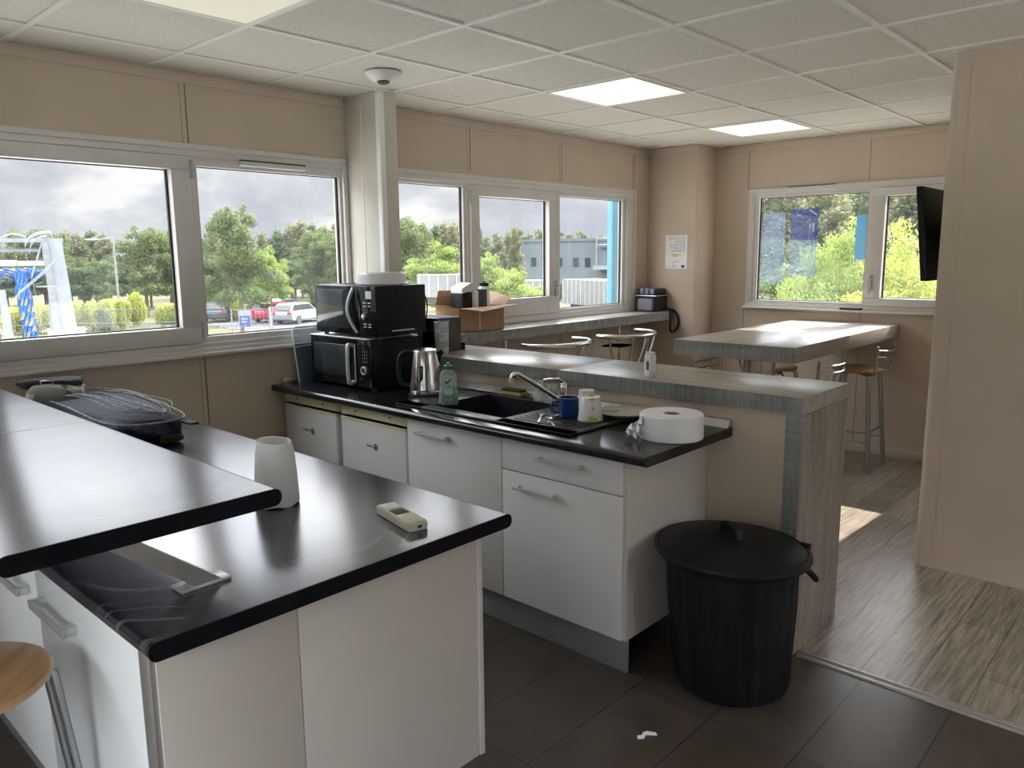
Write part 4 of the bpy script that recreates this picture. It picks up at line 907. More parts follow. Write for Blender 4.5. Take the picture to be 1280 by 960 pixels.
m = MB(); m.tube([(5.97, 3.66, 1.12), (5.975, 3.60, 1.108), (5.975, 3.592, 1.07), (5.965, 3.592, .94), (6.0, 3.57, .925), (6.03, 3.55, .98), (6.032, 3.56, 1.06), (6.02, 3.60, 1.109), (6.01, 3.66, 1.12)], .011, 8, smooth=5).build('shoulder_strap', 'black_fabric', t)
# ---- notice
t = thing('wall_notice', (6.049, 3.60, 1.47), 'laminated paper notice taped to the corner column above the lunch bag', 'notice')
MB().box(6.047, 6.0495, 3.492, 3.708, 1.470, 1.760).build('sheet', 'plastic_w', t)
m = MB(); rr = random.Random(2)
for k in range(9): 
    z = 1.738 - .015 * k; m.box(6.0462, 6.047, 3.51, 3.51 + rr.uniform(.10, .17), z, z + .0035)
m.build('text_lines', 'ink_b', t)
MB().box(6.0462, 6.047, 3.55, 3.65, 1.588, 1.596).box(6.0462, 6.047, 3.58, 3.63, 1.575, 1.585).build('picture', 'orange_print', t)
m = MB()
for y, z in ((3.62, 1.52), (3.59, 1.527), (3.62, 1.49), (3.60, 1.487)): m.box(6.0462, 6.047, y, y + .008, z, z + .01)
m.box(6.0462, 6.047, 3.515, 3.545, 1.478, 1.502); m.build('symbols', 'ink', t)

# ================================================================== dining table and stools
t = thing('high_table', (5.4, 2.23, 0), 'high grey wood-look table fixed to the far wall, sunlight across its top', 'table')
TX0, TX1, TY0, TY1, TZ = 4.43, 6.392, 1.832, 2.635, 1.05
MB().box(TX0, TX1, TY0, TY1, TZ - .095, TZ, .0008).build('top', 'lam_x', t)
MB().box(TX0 - .001, TX0 + .001, TY0 + .001, TY1 - .001, TZ - .0945, TZ - .0006).build('ribbed_end_edge', 'lam_edge', t)
m = MB(); m.cyl((4.98, 2.30, .01), (4.98, 2.30, TZ - .095), .105, seg=40); m.build('pedestal', 'steel', t)
MB().cyl((4.98, 2.30, 0), (4.98, 2.30, .012), .26, seg=40).build('base_plate', 'steel', t)
def stool_geo(root):
    MB().lathe([(0, 0), (.165, 0), (.175, .006), (.178, .014), (.174, .022), (.165, .026), (.06, .023), (0, .022)], (0, 0, .728), 40).build('seat', 'wood_seat', root)
    for sx_ in (-1, 1):
        for sy_ in (-1, 1):
            MB().tube([(sx_ * .03, sy_ * .03, .718), (sx_ * .105, sy_ * .105, .716), (sx_ * .125, sy_ * .125, .695), (sx_ * .132, sy_ * .132, .60), (sx_ * .175, sy_ * .175, .0)], .016, 12).build('leg', 'tube', root)
    m = MB(); 
    for a, b, z in (((-1, -1), (1, -1), .30), ((-1, 1), (1, 1), .30), ((-1, -1), (-1, 1), .22), ((1, -1), (1, 1), .22)):
        k = .132 + .043 * (.6 - z) / .6; m.tube([(a[0] * k, a[1] * k, z), (b[0] * k, b[1] * k, z)], .008, 10)
    m.build('footrest', 'tube', root)
def stool_back(root):
    for s_ in (-1, 1): m = MB().tube([(s_ * .10, -.08, .722), (s_ * .150, -.155, .724), (s_ * .172, -.178, .75), (s_ * .183, -.190, .82), (s_ * .186, -.196, .935)], .010, 10, smooth=4).build('back_post', 'tube', root)
    for z in (.905, .86): MB().tube([(-.184, -.194, z), (-.10, -.235, z - .008), (0, -.248, z - .010), (.10, -.235, z - .008), (.184, -.194, z)], .0085, 10, smooth=4).build('back_rail', 'chrome', root)
st = thing('bar_stool', (0, 0, 0)); stool_geo(st); stool_back(st)
st.location = (5.965, 1.985, 0); tag(st, 'round beech bar stool with metal back, near side of the table by the far wall', 'stool', 'bar stools with beech seats')
def place(src, loc, rz, lab):
    o = copy_tree(src); o.location = loc; o.rotation_euler.z = rz; o['label'] = lab; return o
place(st, (4.99, 2.01, 0), R(-3), 'bar stool whose low metal back shows just above the end of the bar counter')
place(st, (5.66, 2.50, 0), R(180), 'beech bar stool on the far side of the table, seat showing right of the pedestal')
place(st, (4.60, 2.29, 0), R(181), 'bar stool at the near short end of the high table, left of the pedestal')
place(st, (.300, 1.835, 0), R(-133), 'worn beech stool in the left foreground beside the white island door')
# curved metal chairs at the ledge
ch = thing('arc_back_chair', (0, 0, 0))
MB().lathe([(0, 0), (.175, 0), (.185, .010), (.18, .03), (.10, .036), (0, .034)], (0, 0, .70), 36).build('seat', 'black_fabric', ch)
arc = [(.262 * math.cos(R(a)), .262 * math.sin(R(a)), .985 + .018 * math.sin(R(a)) * -1) for a in range(158, 383, 12)]
arc = [(.30 * math.cos(R(a)), .235 * math.sin(R(a)), .99) for a in range(170, 375, 12)]
MB().tube(arc, .0165, 14).build('back_rail', 'steel', ch)
for a in (195, 235, 270, 305, 345): MB().tube([(.165 * math.cos(R(a)), .16 * math.sin(R(a)), .715), (.255 * math.cos(R(a)), .21 * math.sin(R(a)), .86), (.30 * math.cos(R(a)), .235 * math.sin(R(a)), .985)], .009, 10, smooth=3).build('back_spindle', 'steel', ch)
for a in (45, 135, 225, 315): MB().tube([(.08 * math.cos(R(a)), .08 * math.sin(R(a)), .70), (.14 * math.cos(R(a)), .14 * math.sin(R(a)), .66), (.24 * math.cos(R(a)), .24 * math.sin(R(a)), 0)], .011, 10).build('leg', 'steel', ch)
MB().tube([(.19 * math.cos(R(a)), .19 * math.sin(R(a)), .30) for a in range(0, 360, 15)], .008, 8, closed=True).build('footrest', 'steel', ch)
ch.location = (4.215, 3.48, 0); tag(ch, 'metal chair with curved rail back, left one of the pair at the window ledge', 'chair', 'curved rail chairs at the window ledge')
place(ch, (5.03, 3.455, 0), R(4), 'metal chair with curved rail back, right one of the pair beside the thin ledge pole')
m = MB(); blob(m, (4.97, 3.46, .77), .13, .10, .03, 9, .3, .3, 3)
for v in m.bm.verts: v.co.z = max(v.co.z, .737)
tag(m.build('folded_cloth', 'black_fabric'), 'crumpled black garment lying on the right metal chair seat', 'clothing')

# ---- television on the wall of the boxed-in room, remote on the sill
t = thing('television', (5.0, 1.15, 1.45), 'thin black television tilted off the wall, seen edge-on by the partition', 'television')
def tv(c): return (c.x + .0, 1.185 + c.y + (c.z - 1.45) * .11, c.z)
MB(tv).box(4.50, 5.42, -.012, .022, 1.445, 1.935, .004).build('screen_case', 'black', t); MB(tv).box(4.52, 5.40, .022, .0235, 1.465, 1.915).build('screen', 'black_gloss', t)
MB().box(4.85, 5.07, 1.066, 1.20, 1.62, 1.78, .003).build('wall_bracket', 'black', t)
t = thing('remote_control', (6.372, 2.2, 1.147), 'small black remote control lying on the far window sill', 'remote control')
MB().box(6.357, 6.395, 2.115, 2.285, 1.1465, 1.162, .005).build('body', 'black', t)
m = MB()
for k in range(6): m.cyl((6.376, 2.14 + .024 * k, 1.161), (6.376, 2.14 + .024 * k, 1.1635), .004, seg=8)
m.build('keys', 'rubber', t)
# ---- reflections in the far window, put in as translucent coloured sheets
def veil(y0, y1, z0, z1, mat, lab, nm='pane_reflection'):
    return tag(MB().box(6.4535, 6.4545, y0, y1, z0, z1).build(nm, mat), lab, 'reflection', 'added reflections on the far window')
veil(2.805, 3.00, 1.335, 1.935, 'refl_pale', 'tall pale blue translucent poster at the left edge of the far window')
t = thing('pane_reflection', (6.453, 2.64, 1.40), 'translucent poster with deep blue top half, second from the left on the far window', 'reflection', 'added reflections on the far window')
MB().box(6.4535, 6.4545, 2.525, 2.755, 1.705, 1.955).build('blue_half', 'refl_blue', t); MB().box(6.4535, 6.4545, 2.53, 2.755, 1.40, 1.70).build('pale_half', 'refl_pale', t)
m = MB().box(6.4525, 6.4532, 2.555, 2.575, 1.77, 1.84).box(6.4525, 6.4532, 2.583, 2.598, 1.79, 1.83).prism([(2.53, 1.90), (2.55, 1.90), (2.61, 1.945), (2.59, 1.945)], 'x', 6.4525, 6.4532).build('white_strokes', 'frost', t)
veil(2.122, 2.225, 1.54, 1.885, 'refl_cyan', 'small bright cyan poster against the centre post of the far window')

# ================================================================== bin
bc = Vector((2.565, 1.246, 0))
t = thing('rubbish_bin', bc, 'black ribbed plastic rubbish bin with domed lid, in the corner by the bar end', 'bin')
m = MB()
n = 96; prof = [(0.0, .002), (.190, .0), (.203, .012), (.207, .03), (.228, .32), (.240, .500)]
lean_ = lambda z: -rv * (.014 * z / .5)
rings = []
for r, z in prof:
    if r == 0: rings.append([m.bm.verts.new((bc.x, bc.y, z))]); continue
    rg = []
    for k in range(n):
        rr_ = r + ((.0055 if (k % 4) in (0, 1) else -.001) if .03 <= z < .495 else 0)
        a = 2 * math.pi * k / n; rg.append(m.bm.verts.new((bc.x + rr_ * math.cos(a) + lean_(z).x, bc.y + rr_ * math.sin(a) + lean_(z).y, z)))
    rings.append(rg)
for a, b in zip(rings, rings[1:]):
    for k in range(n):
        k2 = (k + 1) % n
        if len(a) == 1: m.bm.faces.new((a[0], b[k2], b[k]))
        else: m.bm.faces.new((a[k], a[k2], b[k2], b[k]))
m.build('tub', 'bin', t, ang=25)
tilt = Matrix.Rotation(R(2.0), 4, Vector((.5, .8, 0)))
MB().lathe([(.240, .494), (.258, .497), (.261, .512), (.258, .518), (.240, .520)], (bc.x + lean_(.5).x, bc.y + lean_(.5).y, 0), 64).build('rim', 'bin', t)
LID = (bc.x + lean_(.5).x, bc.y + lean_(.5).y, .518)
lid = MB().lathe([(.262, -.004), (.279, -.006), (.284, .004), (.281, .016), (.268, .022), (.262, .020), (.252, .026), (.18, .040), (.09, .050), (0, .053)], LID, 72, tilt).build('lid', 'bin', t)
def lh(c):
    a = R(58); return (LID[0] + .01 + c.x * math.cos(a) - c.y * math.sin(a), LID[1] + .01 + c.x * math.sin(a) + c.y * math.cos(a), LID[2] + .046 + c.z)
MB(lh).prism([(-.062, 0), (-.058, .034), (-.048, .046), (.048, .046), (.058, .034), (.062, 0), (.040, 0), (.036, .022), (-.036, .022), (-.040, 0)], 'y', -.015, .015, .003).build('lid_handle', 'bin', lid)
for sgn in (1,):
    d = Vector((rv.x, rv.y, 0)) * sgn; s_ = Vector((-d.y, d.x, 0)); b0 = bc + d * .225 + lean_(.5) + Vector((0, 0, .015)) + d * .012
    MB().tube([b0 + s_ * .055 + Vector((0, 0, .45)), b0 + s_ * .055 + d * .030 + Vector((0, 0, .44)), b0 + s_ * .05 + d * .062 + Vector((0, 0, .405)), b0 + d * .070 + Vector((0, 0, .395)), b0 - s_ * .05 + d * .062 + Vector((0, 0, .405)), b0 - s_ * .055 + d * .030 + Vector((0, 0, .44)), b0 - s_ * .055 + Vector((0, 0, .45))], .011, 10, smooth=3).build('side_handle', 'bin', t)
d = Vector((rv.x, rv.y, 0)); q = bc + d * .272 + lean_(.5)
MB().box(q.x - .012, q.x + .012, q.y - .02, q.y + .02, .498, .540, .004).build('lid_clip', 'bin', t)
# scrap of paper on the tiles
m = MB(); m.prism([(2.015, 1.300), (2.03, 1.285), (2.05, 1.292), (2.075, 1.262), (2.082, 1.272), (2.068, 1.30), (2.05, 1.305), (2.04, 1.298), (2.025, 1.310)], 'z', .0005, .006, .001)
tag(m.build('paper_scrap', 'paper'), 'tiny torn white paper scrap on the brown floor tiles', 'scrap')

# ================================================================== outside
GZ = -3.2
def at(px, py, D):
    """point at horizontal distance D in the direction of a picture point"""
    d = (px - 640) / 969.82 * _r2 - (py - 480) / 969.82 * _u2 + _f
    d = d / math.hypot(d.x, d.y) * D
    return Vector((d.x, d.y, CAMZ + d.z))
def gp(px, D): v = at(px, 317, D); return Vector((v.x, v.y, GZ))
# ground with openings for nothing: meadow, car park lane
m = MB(); m.box(-70, 150, 36.0, 190, GZ - .4, GZ).box(40, 150, -90, 36.0, GZ - .4, GZ); struct('ground', m, 'grass', smooth=False)
struct('yard', MB().box(-70, 40, -90, 36, GZ - .4, GZ), 'concrete', smooth=False)  # unseen ground, kept pale to bounce daylight onto the ceiling
lane = [gp(262, 60), gp(520, 60), gp(900, 62), gp(900, 35), gp(600, 33), gp(420, 44), gp(340, 50)]
m = MB(); m.prism([(p.x, p.y) for p in lane], 'z', GZ, GZ + .02); struct('road', m, 'asphalt', smooth=False)
yard = [gp(255, 62), gp(300, 66), gp(395, 66), gp(392, 60.5), gp(340, 56), gp(280, 56)]
m = MB(); m.prism([(p.x, p.y) for p in yard], 'z', GZ + .001, GZ + .03); struct('parking_ground', m, 'asphalt', smooth=False)

def leaves(n, blobs, size, seed, flat=.6, hollow=.55):
    """n leaf quads spread through ellipsoids (cx,cy,cz,rx,ry,rz)"""
    r = np.random.default_rng(seed)
    bl = np.array(blobs); vol = bl[:, 3] * bl[:, 4] * bl[:, 5]; idx = r.choice(len(bl), n, p=vol / vol.sum())
    d = r.normal(size=(n, 3)); d /= np.linalg.norm(d, axis=1)[:, None]
    rad = (hollow + (1 - hollow) * r.random(n)) ** .7
    lump = 1 + .18 * np.sin(d[:, 0] * 7 + idx) * np.sin(d[:, 1] * 6 + 2 * idx) * np.cos(d[:, 2] * 5)
    c = bl[idx, :3] + d * bl[idx, 3:] * (rad * lump)[:, None]
    nrm = d + r.normal(size=(n, 3)) * flat; nrm /= np.linalg.norm(nrm, axis=1)[:, None]
    t = np.cross(nrm, r.normal(size=(n, 3))); t /= np.linalg.norm(t, axis=1)[:, None]; b = np.cross(nrm, t)
    s = size * (.6 + .8 * r.random(n))[:, None]
    V = np.stack([c - t * s, c - b * s * .55, c + t * s, c + b * s * .55], 1).reshape(-1, 3)
    me = bpy.data.meshes.new('crown'); me.from_pydata(V.tolist(), [], np.arange(n * 4).reshape(-1, 4).tolist()); return me
def crown_obj(me, mat, parent):
    me.materials.append(M[mat]); o = bpy.data.objects.new('crown', me); C.objects.link(o); o.parent = parent; return o
def trunk(parent, h, r, branches=4, seed=1):
    rr = random.Random(seed); m = MB(); m.tube([(0, 0, -.1), (rr.uniform(-.1, .1), 0, h * .5), (0, rr.uniform(-.15, .15), h)], [r, r * .8, r * .45], 10)
    for k in range(branches):
        a = rr.uniform(0, 6.28); z = h * rr.uniform(.45, .85); L = h * .35
        m.tube([(0, 0, z), (L * .5 * math.cos(a), L * .5 * math.sin(a), z + L * .4), (L * math.cos(a), L * math.sin(a), z + L)], [r * .4, r * .25, r * .1], 7)
    return m.build('trunk', 'bark', parent)
def broadleaf(name, mat, seed, n=22000, size=.105, narrow=1.0):
    """unit tree: height 10 m, crown about 7 m wide"""
    t = thing(name, (0, 0, 0)); rr = random.Random(seed)
    bl = [(0, 0, 5.8, 1.9 * narrow, 1.9 * narrow, 2.8)]
    for k in range(30):
        a = k * 2.4 + rr.uniform(-.3, .3); z = rr.uniform(2.6, 8.9); q = rr.uniform(1.5, 3.0) * narrow * math.sqrt(max(.08, 1 - ((z - 5.2) / 4.3) ** 2)); c_ = rr.uniform(.55, 1.15)
        bl.append((q * math.cos(a), q * math.sin(a), z, c_, c_, c_ * .7))
    for k in range(5): bl.append((rr.uniform(-.8, .8), rr.uniform(-.8, .8), 8.6 + .25 * k, .45, .45, .4))
    crown_obj(leaves(n, bl, size, seed, .9, .25), mat, t); trunk(t, 7.5, .2, 5, seed); return t
def pine(name, mat, seed, n=12000, size=.13):
    t = thing(name, (0, 0, 0)); rr = random.Random(seed); bl = []
    for k in range(15):
        z = 2.2 + 7.2 * k / 14; w_ = (1 - (z - 1) / 10.2) ** .8 * 2.4 + .15
        for j in range(3):
            a = rr.uniform(0, 6.28); bl.append((w_ * .5 * math.cos(a), w_ * .5 * math.sin(a), z, w_ * .6, w_ * .6, .42))
    bl.append((0, 0, 9.6, .25, .25, .7))
    crown_obj(leaves(n, bl, size, seed, 1.2, .35), mat, t); trunk(t, 8.5, .16, 0, seed); return t
def bush(name, mat, seed, n=5000, size=.06):
    """unit bush 2 m wide, 1.5 m high"""
    t = thing(name, (0, 0, 0)); rr = random.Random(seed)
    bl = [(0, 0, .7, .8, .8, .7)] + [(rr.uniform(-.6, .6), rr.uniform(-.6, .6), rr.uniform(.4, 1.1), .42, .42, .38) for _ in range(8)]
    crown_obj(leaves(n, bl, size, seed), mat, t); trunk(t, .8, .04, 3, seed); return t
def put(src, loc, s, rz, lab, cat, grp, first=[], sz=None):
    o = src if src.name not in PLACED else copy_tree(src)
    PLACED.add(src.name); o.location = loc; o.scale = (s, s, sz or s); o.rotation_euler.z = rz
    tag(o, lab, cat, grp); return o
PLACED = set()
protos = {'oak': broadleaf('leafy_tree', 'leaf_mid', 3), 'oak_b': broadleaf('leafy_tree', 'leaf_bright', 8), 'oak_d': broadleaf('leafy_tree', 'leaf_dark', 14),
          'oak_y': broadleaf('leafy_tree', 'leaf_yellow', 21, 40000, .065), 'oak_n': broadleaf('leafy_tree', 'leaf_bright', 31, 40000, .065), 'pine': pine('pine_tree', 'leaf_pine', 5), 'pine_d': pine('pine_tree', 'leaf_dark', 6),
          'bush_y': bush('round_bush', 'leaf_yellow', 4), 'bush': bush('round_bush', 'leaf_bright', 9), 'bush_d': bush('round_bush', 'leaf_dark', 10)}
def tree(kind, px, top, D, lab, grp='trees beyond the car park', wide=1.0):
    p = gp(px, D); h = at(px, top, D).z - GZ; s = h / 10
    o = put(protos[kind], p, s * wide, random.uniform(0, 6), lab, 'tree' if 'bush' not in kind else 'bush', grp, sz=s)
    return o
def bushy(kind, px, wpx, hpx, D, lab, grp='bushes by the fence'):
    p = gp(px, D); s = wpx / 969.82 * D / 2.0; hz = hpx / 969.82 * D / 1.5
    return put(protos[kind], p, s, random.uniform(0, 6), lab, 'bush', grp, sz=hz)
BELT = 'background belt of pines behind the trees'
belt_l = 'olive pine in the wooded belt behind the car park and meadow'
for k, (px, top) in enumerate([(-40, 296), (-10, 290), (20, 286), (62, 292), (84, 288), (100, 290), (116, 287), (132, 291), (232, 290), (248, 292), (264, 289), (330, 290), (346, 286), (362, 279), (376, 275), (392, 279), (408, 281), (424, 277), (440, 280), (470, 284)]):
    tree('pine' if k % 3 else 'pine_d', px, top, random.uniform(92, 104), belt_l, BELT, 1.15)
for k in range(22): tree('oak_d', -50 + 26 * k, 322 + random.uniform(-8, 6), 84 + random.uniform(-3, 3), 'low dark tree filling the foot of the wooded belt', 'low trees at the foot of the belt', 1.5)
tree('oak', 52, 284, 88, 'broad tree seen above the gantry roof', wide=1.2)
tree('oak', 120, 322, 80, 'lower tree right of the gantry, left of the lamp post foot', wide=1.1)
tree('oak', 178, 281, 72, 'large round tree at the right of the left window pane', wide=1.05)
tree('oak', 212, 284, 74, 'large tree cut by the frame between the two left panes', wide=.95)
tree('oak_d', 262, 300, 66, 'dark tree left of the tall oak in the second pane')
tree('oak', 297, 253, 52, 'tall leafy oak standing in the middle of the second pane', wide=.78)
tree('oak_b', 335, 306, 60, 'lighter leafy tree right of the tall oak', wide=.9)
tree('oak', 400, 283, 68, 'broad green tree beside the wall post in the second pane', wide=1.0)
tree('oak', 432, 290, 66, 'green tree at the right edge of the second pane')
# middle window trees
for k, px in enumerate(range(492, 800, 13)):
    tree('pine' if k % 4 else 'pine_d', px, 291 + random.uniform(-7, 5) - (6 if px < 600 else 0), random.uniform(105, 118), 'pine tree in the belt behind the grey building', 'pines behind the grey building', 1.1)
tree('oak', 512, 268, 50, 'tall green tree at the left edge of the middle window', wide=.85)
tree('oak_b', 548, 300, 46, 'bright green tree in the left pane of the middle window', wide=1.15)
tree('pine', 568, 279, 70, 'pine rising behind the bright tree in the left pane of the middle window')
tree('oak_b', 613, 314, 44, 'bright green tree at the left of the sash pane', wide=1.05)
tree('pine', 645, 282, 72, 'olive pine at the left end of the grey building', wide=.7)
tree('oak_b', 646, 334, 36, 'small yellow-green tree in front of the grey building corner', wide=1.1)
tree('oak', 590, 318, 60, 'rounded tree behind the window sash post', wide=1.2)
# far window trees
for k in range(19):
    tree('pine' if k % 5 else 'pine_d', 925 + 15 * k, 226 + random.uniform(-8, 6) + (8 if k < 3 else 0), random.uniform(40, 50), 'tall pine in the wood seen through the far window', 'pines beyond the far window', 1.25)
for k in range(9): tree('oak_d', 930 + 34 * k, 300 + random.uniform(-10, 6), 33 + random.uniform(-2, 2), 'dark undergrowth tree below the pines of the far window', 'undergrowth below the far pines', 1.5)
tree('oak_n', 1052, 270, 17, 'bright green tree in the left pane of the far window', wide=.72)
tree('oak_n', 1010, 352, 16, 'low green tree under the added reflections of the far window', wide=1.1)
tree('oak_y', 1135, 268, 16, 'yellow-green tree in the right pane of the far window', wide=.8)
tree('oak_n', 1110, 290, 18, 'bright green tree behind the yellow-green one', wide=.85)
tree('oak', 975, 330, 22, 'darker green tree at the left edge of the far window', wide=1.2)
tree('oak_y', 1175, 300, 17, 'yellow-green tree mostly hidden behind the partition', wide=1)
# hedges and bushes
for k, (px, w_, h_) in enumerate([(8, 34, 18), (36, 30, 20), (64, 30, 22), (88, 26, 22), (108, 26, 22), (128, 28, 24), (146, 20, 22)]): bushy('bush_y', px, w_, h_ + 14, 60, 'clipped yellow-green hedge bush in the row behind the left fence', 'hedge row behind the fence')
for px, w_, h_ in [(196, 22, 20), (210, 24, 22), (224, 24, 24)]: bushy('bush_y', px, w_, h_ + 8, 60, 'yellow-green bush behind the fence, right of the lone round one', 'yellow bushes right of the round one')
bushy('bush_y', 164, 26, 42, 62, 'lone round yellow-green bush in the middle of the left pane')
bushy('bush', 262, 24, 50, 66, 'bushy green shrub at the left edge of the second pane')
bushy('bush_y', 292, 22, 36, 63, 'yellowish shrub just left of the tall oak trunk')
bushy('bush_y', 350, 20, 30, 68, 'small yellow-green shrub behind the parked cars')
bushy('bush_d', 392, 18, 40, 64, 'dark shrub right of the white car, by the microwave')
bushy('bush_d', 122, 20, 30, 57, 'grey-green shrub against the fence below the lamp post')
# ---- fences
def fence(name, pts, h, lab, dx=.16, rail=True):
    base = pts[0]; t = thing(name, base, lab, 'fence')
    wr = MB(); 
    for a, b in zip(pts, pts[1:]):
        L = (b - a).length; n = int(L / dx); d = (b - a) / n
        for k in range(n): p = a + d * k; wr.box(p.x - .005, p.x + .005, p.y - .005, p.y + .005, p.z + .05, p.z + h)
        for z in (.1, h * .5, h - .02): wr.tube([a + Vector((0, 0, z)), b + Vector((0, 0, z))], .014, 5)
    wr.build('wire_mesh', 'galv', t, smooth=False)
    for a, b in zip(pts, pts[1:]):
        L = (b - a).length; n = max(1, int(L / 2.5)); d = (b - a) / n
        for k in range(n + (1 if b == pts[-1] else 0)):
            p = a + d * k; MB().cyl(p, p + Vector((0, 0, h + .05)), .035, seg=8).build('post', 'galv', t)
fence('wire_fence', [gp(-20, 56), gp(60, 56), gp(150, 54), gp(226, 53)], 1.75, 'long wire fence crossing the meadow in the left pane')
fence('wire_fence', [gp(152, 45.5), gp(192, 45), gp(270, 44)], 1.35, 'nearer low wire fence at the lower right of the left pane', .10)
fence('wire_fence', [gp(284, 47), gp(335, 47)], 1.9, 'wire fence section carrying the blue sign in the second pane', .2)
fence('wire_fence', [gp(276, 70), gp(330, 72), gp(400, 72)], 2.2, 'tall grey fence behind the parked cars', .14)
fence('wire_fence', [gp(630, 40), gp(668, 40)], 1.2, 'short railing below the yellow-green tree in the sash pane', .16)
t = thing('fence_sign', gp(303, 46.9), 'blue and white sign fixed on the wire fence in the second pane', 'sign')
p = at(306, 398, 46.8); q0, q1 = at(298, 398, 46.8), at(314, 398, 46.8); zt, zb = at(306, 388, 46.8).z, at(306, 409, 46.8).z
def sg(u, off=0): v = q0.lerp(q1, u); return v
d = (q1 - q0).normalized(); nv = Vector((d.y, -d.x, 0))
def sf(c): v = q0 + d * c.x - Vector((-nv.x, -nv.y, 0)) * c.y; return (v.x, v.y, zb + c.z)
L = (q1 - q0).length; H = zt - zb
MB(sf).box(0, L, 0, .03, 0, H).build('board', 'rig_white', t); MB(sf).box(.06, L - .06, .03, .045, .06, H * .68).build('blue_field', 'ink_b', t)
MB(sf).box(.14, L - .18, .045, .06, H * .45, H * .56).box(.14, L - .24, .045, .06, H * .28, H * .38).box(L * .45, L * .55, .045, .06, .08, H * .2).build('white_writing', 'rig_white', t)
t = thing('road_barrier', gp(333, 46), 'white post with a red and white striped board beside the lane', 'barrier')
b0 = gp(333, 46); zt = at(333, 384, 46).z; MB().cyl(b0, Vector((b0.x, b0.y, zt)), .07, seg=10).build('post', 'rig_white', t)
MB().box(b0.x, b0.x + .45, b0.y - .03, b0.y + .0, zt - .30, zt).build('board', 'rig_white', t)
m = MB()
for k in range(3): m.box(b0.x + .05 + .15 * k, b0.x + .11 + .15 * k, b0.y - .04, b0.y - .03, zt - .28, zt - .02)
m.build('stripes', 'car_red', t)
# ---- cars
def car(px, D, heading, mat, lab, L=4.3):
    p = gp(px, D) + Vector((0, 0, .03)); t = thing('parked_car', p, lab, 'car', 'cars parked beyond the fence')
    ca, sa = math.cos(heading), math.sin(heading)
    f = lambda c: (p.x + c.x * ca - c.y * sa, p.y + c.x * sa + c.y * ca, p.z + c.z)
    k = L / 4.3
    MB(f).prism([(-2.1 * k, .35), (-2.15 * k, .75), (-2.0 * k, .98), (-1.0 * k, 1.0), (1.0 * k, .98), (1.9 * k, .85), (2.12 * k, .65), (2.12 * k, .32), (1.7 * k, .25), (-1.8 * k, .25)], 'y', -.86, .86, .05).build('body', mat, t)
    MB(f).prism([(-2.02 * k, .97), (-1.75 * k, 1.42), (-1.4 * k, 1.50), (.2 * k, 1.48), (.95 * k, .97)], 'y', -.72, .72, .04).build('cabin', mat, t)
    MB(f).prism([(-1.75 * k, 1.02), (-1.58 * k, 1.38), (.12 * k, 1.38), (.68 * k, 1.02)], 'y', -.735, .735).prism([(-2.04 * k, 1.02), (-1.80 * k, 1.38), (-1.7 * k, 1.38), (-1.95 * k, 1.02)], 'y', -.6, .6).build('windows', 'dkglass', t)
    MB(f).box(-2.165 * k, -2.10 * k, .55, .80, .72, .92).box(-2.165 * k, -2.10 * k, -.80, -.55, .72, .92).build('tail_lights', 'car_red', t)
    for x in (-1.3 * k, 1.35 * k):
        for y in (-.80, .80): MB(f).cyl((x, y - .1, .31), (x, y + .1, .31), .31, seg=20).build('wheel', 'rubber', t)
away = math.atan2(*(gp(370, 60) - Vector((0, 0, GZ))).yx)
car(371, 60, away - R(35), 'car_white', 'white estate car parked nearest, seen from behind', 4.6)
car(342, 62, away - R(35), 'car_red', 'dark red car parked left of the white estate', 4.2)
car(352, 66, away - R(30), 'car_white', 'white car parked behind the red one')
car(326, 67, away + R(60), 'car_blue', 'blue car with pale roof half hidden by the oak trunk', 4.0)
car(306, 66, away - R(10), 'car_grey', 'dark green-black car directly behind the oak trunk', 3.6)
car(270, 64, away - R(8), 'car_grey', 'dark hatchback with red tail lights at the left of the second pane', 3.8)
# ---- street lamp
t = thing('street_lamp', gp(143, 62), 'thin grey street lamp with arm reaching left, in the left pane', 'street lamp')
b0 = gp(143, 62); tp = at(138, 297, 62); 
MB().tube([b0, Vector((b0.x, b0.y, tp.z - 1)), Vector((b0.x, b0.y, tp.z)), at(130, 299, 62), at(118, 300, 62)], [.09, .06, .05, .045, .04], 8).build('pole', 'galv', t)
q = at(114, 300, 62); MB().sphere((q.x, q.y, q.z), .3, (1.4, .6, .35)).build('lamp_head', 'rig_white', t)
# ---- vehicle wash gantry
D = 42.0
t = thing('wash_gantry', gp(70, D), 'white steel vehicle wash gantry with tubular arches, in the left pane', 'wash gantry')
b0 = gp(60, D); rr0 = _r.copy(); rr0.z = 0; rr0.normalize(); fwv = Vector((math.cos(math.atan2(b0.y, b0.x)), math.sin(math.atan2(b0.y, b0.x)), 0)); sd_ = Vector((fwv.y, -fwv.x, 0))
u_ = D / 969.82 / .78          # metres per picture pixel out at the left side, roughly
ppm = (at(90, 317, D) - at(0, 317, D)).length / 90
O = at(0, 317, D); O.z = 0
def gf(c): v = O + sd_ * (c.x * ppm) + fwv * c.y; return (v.x, v.y, c.z)
zz = lambda py: at(40, py, D).z
def bx(mb, x0, x1, y0, y1, d0, d1, bev=0): return mb.box(x0, x1, d0, d1, zz(y1), zz(y0), bev)
m = MB(gf)
t_ = bmesh.new()
top = zz(299)
m.prism([(50, GZ), (90, GZ), (78, top), (57, top)], 'y', -.35, .35).build('pillar', 'rig_white', t)
m = MB(gf); m.prism([(57, GZ), (68, GZ), (60, top), (52, top)], 'y', -.5, -.36); m.build('pillar_inner_web', 'galv', t)
m = MB(gf); m.box(48, 97, -.9, .9, GZ, zz(413)); m.build('footing', 'concrete', t)
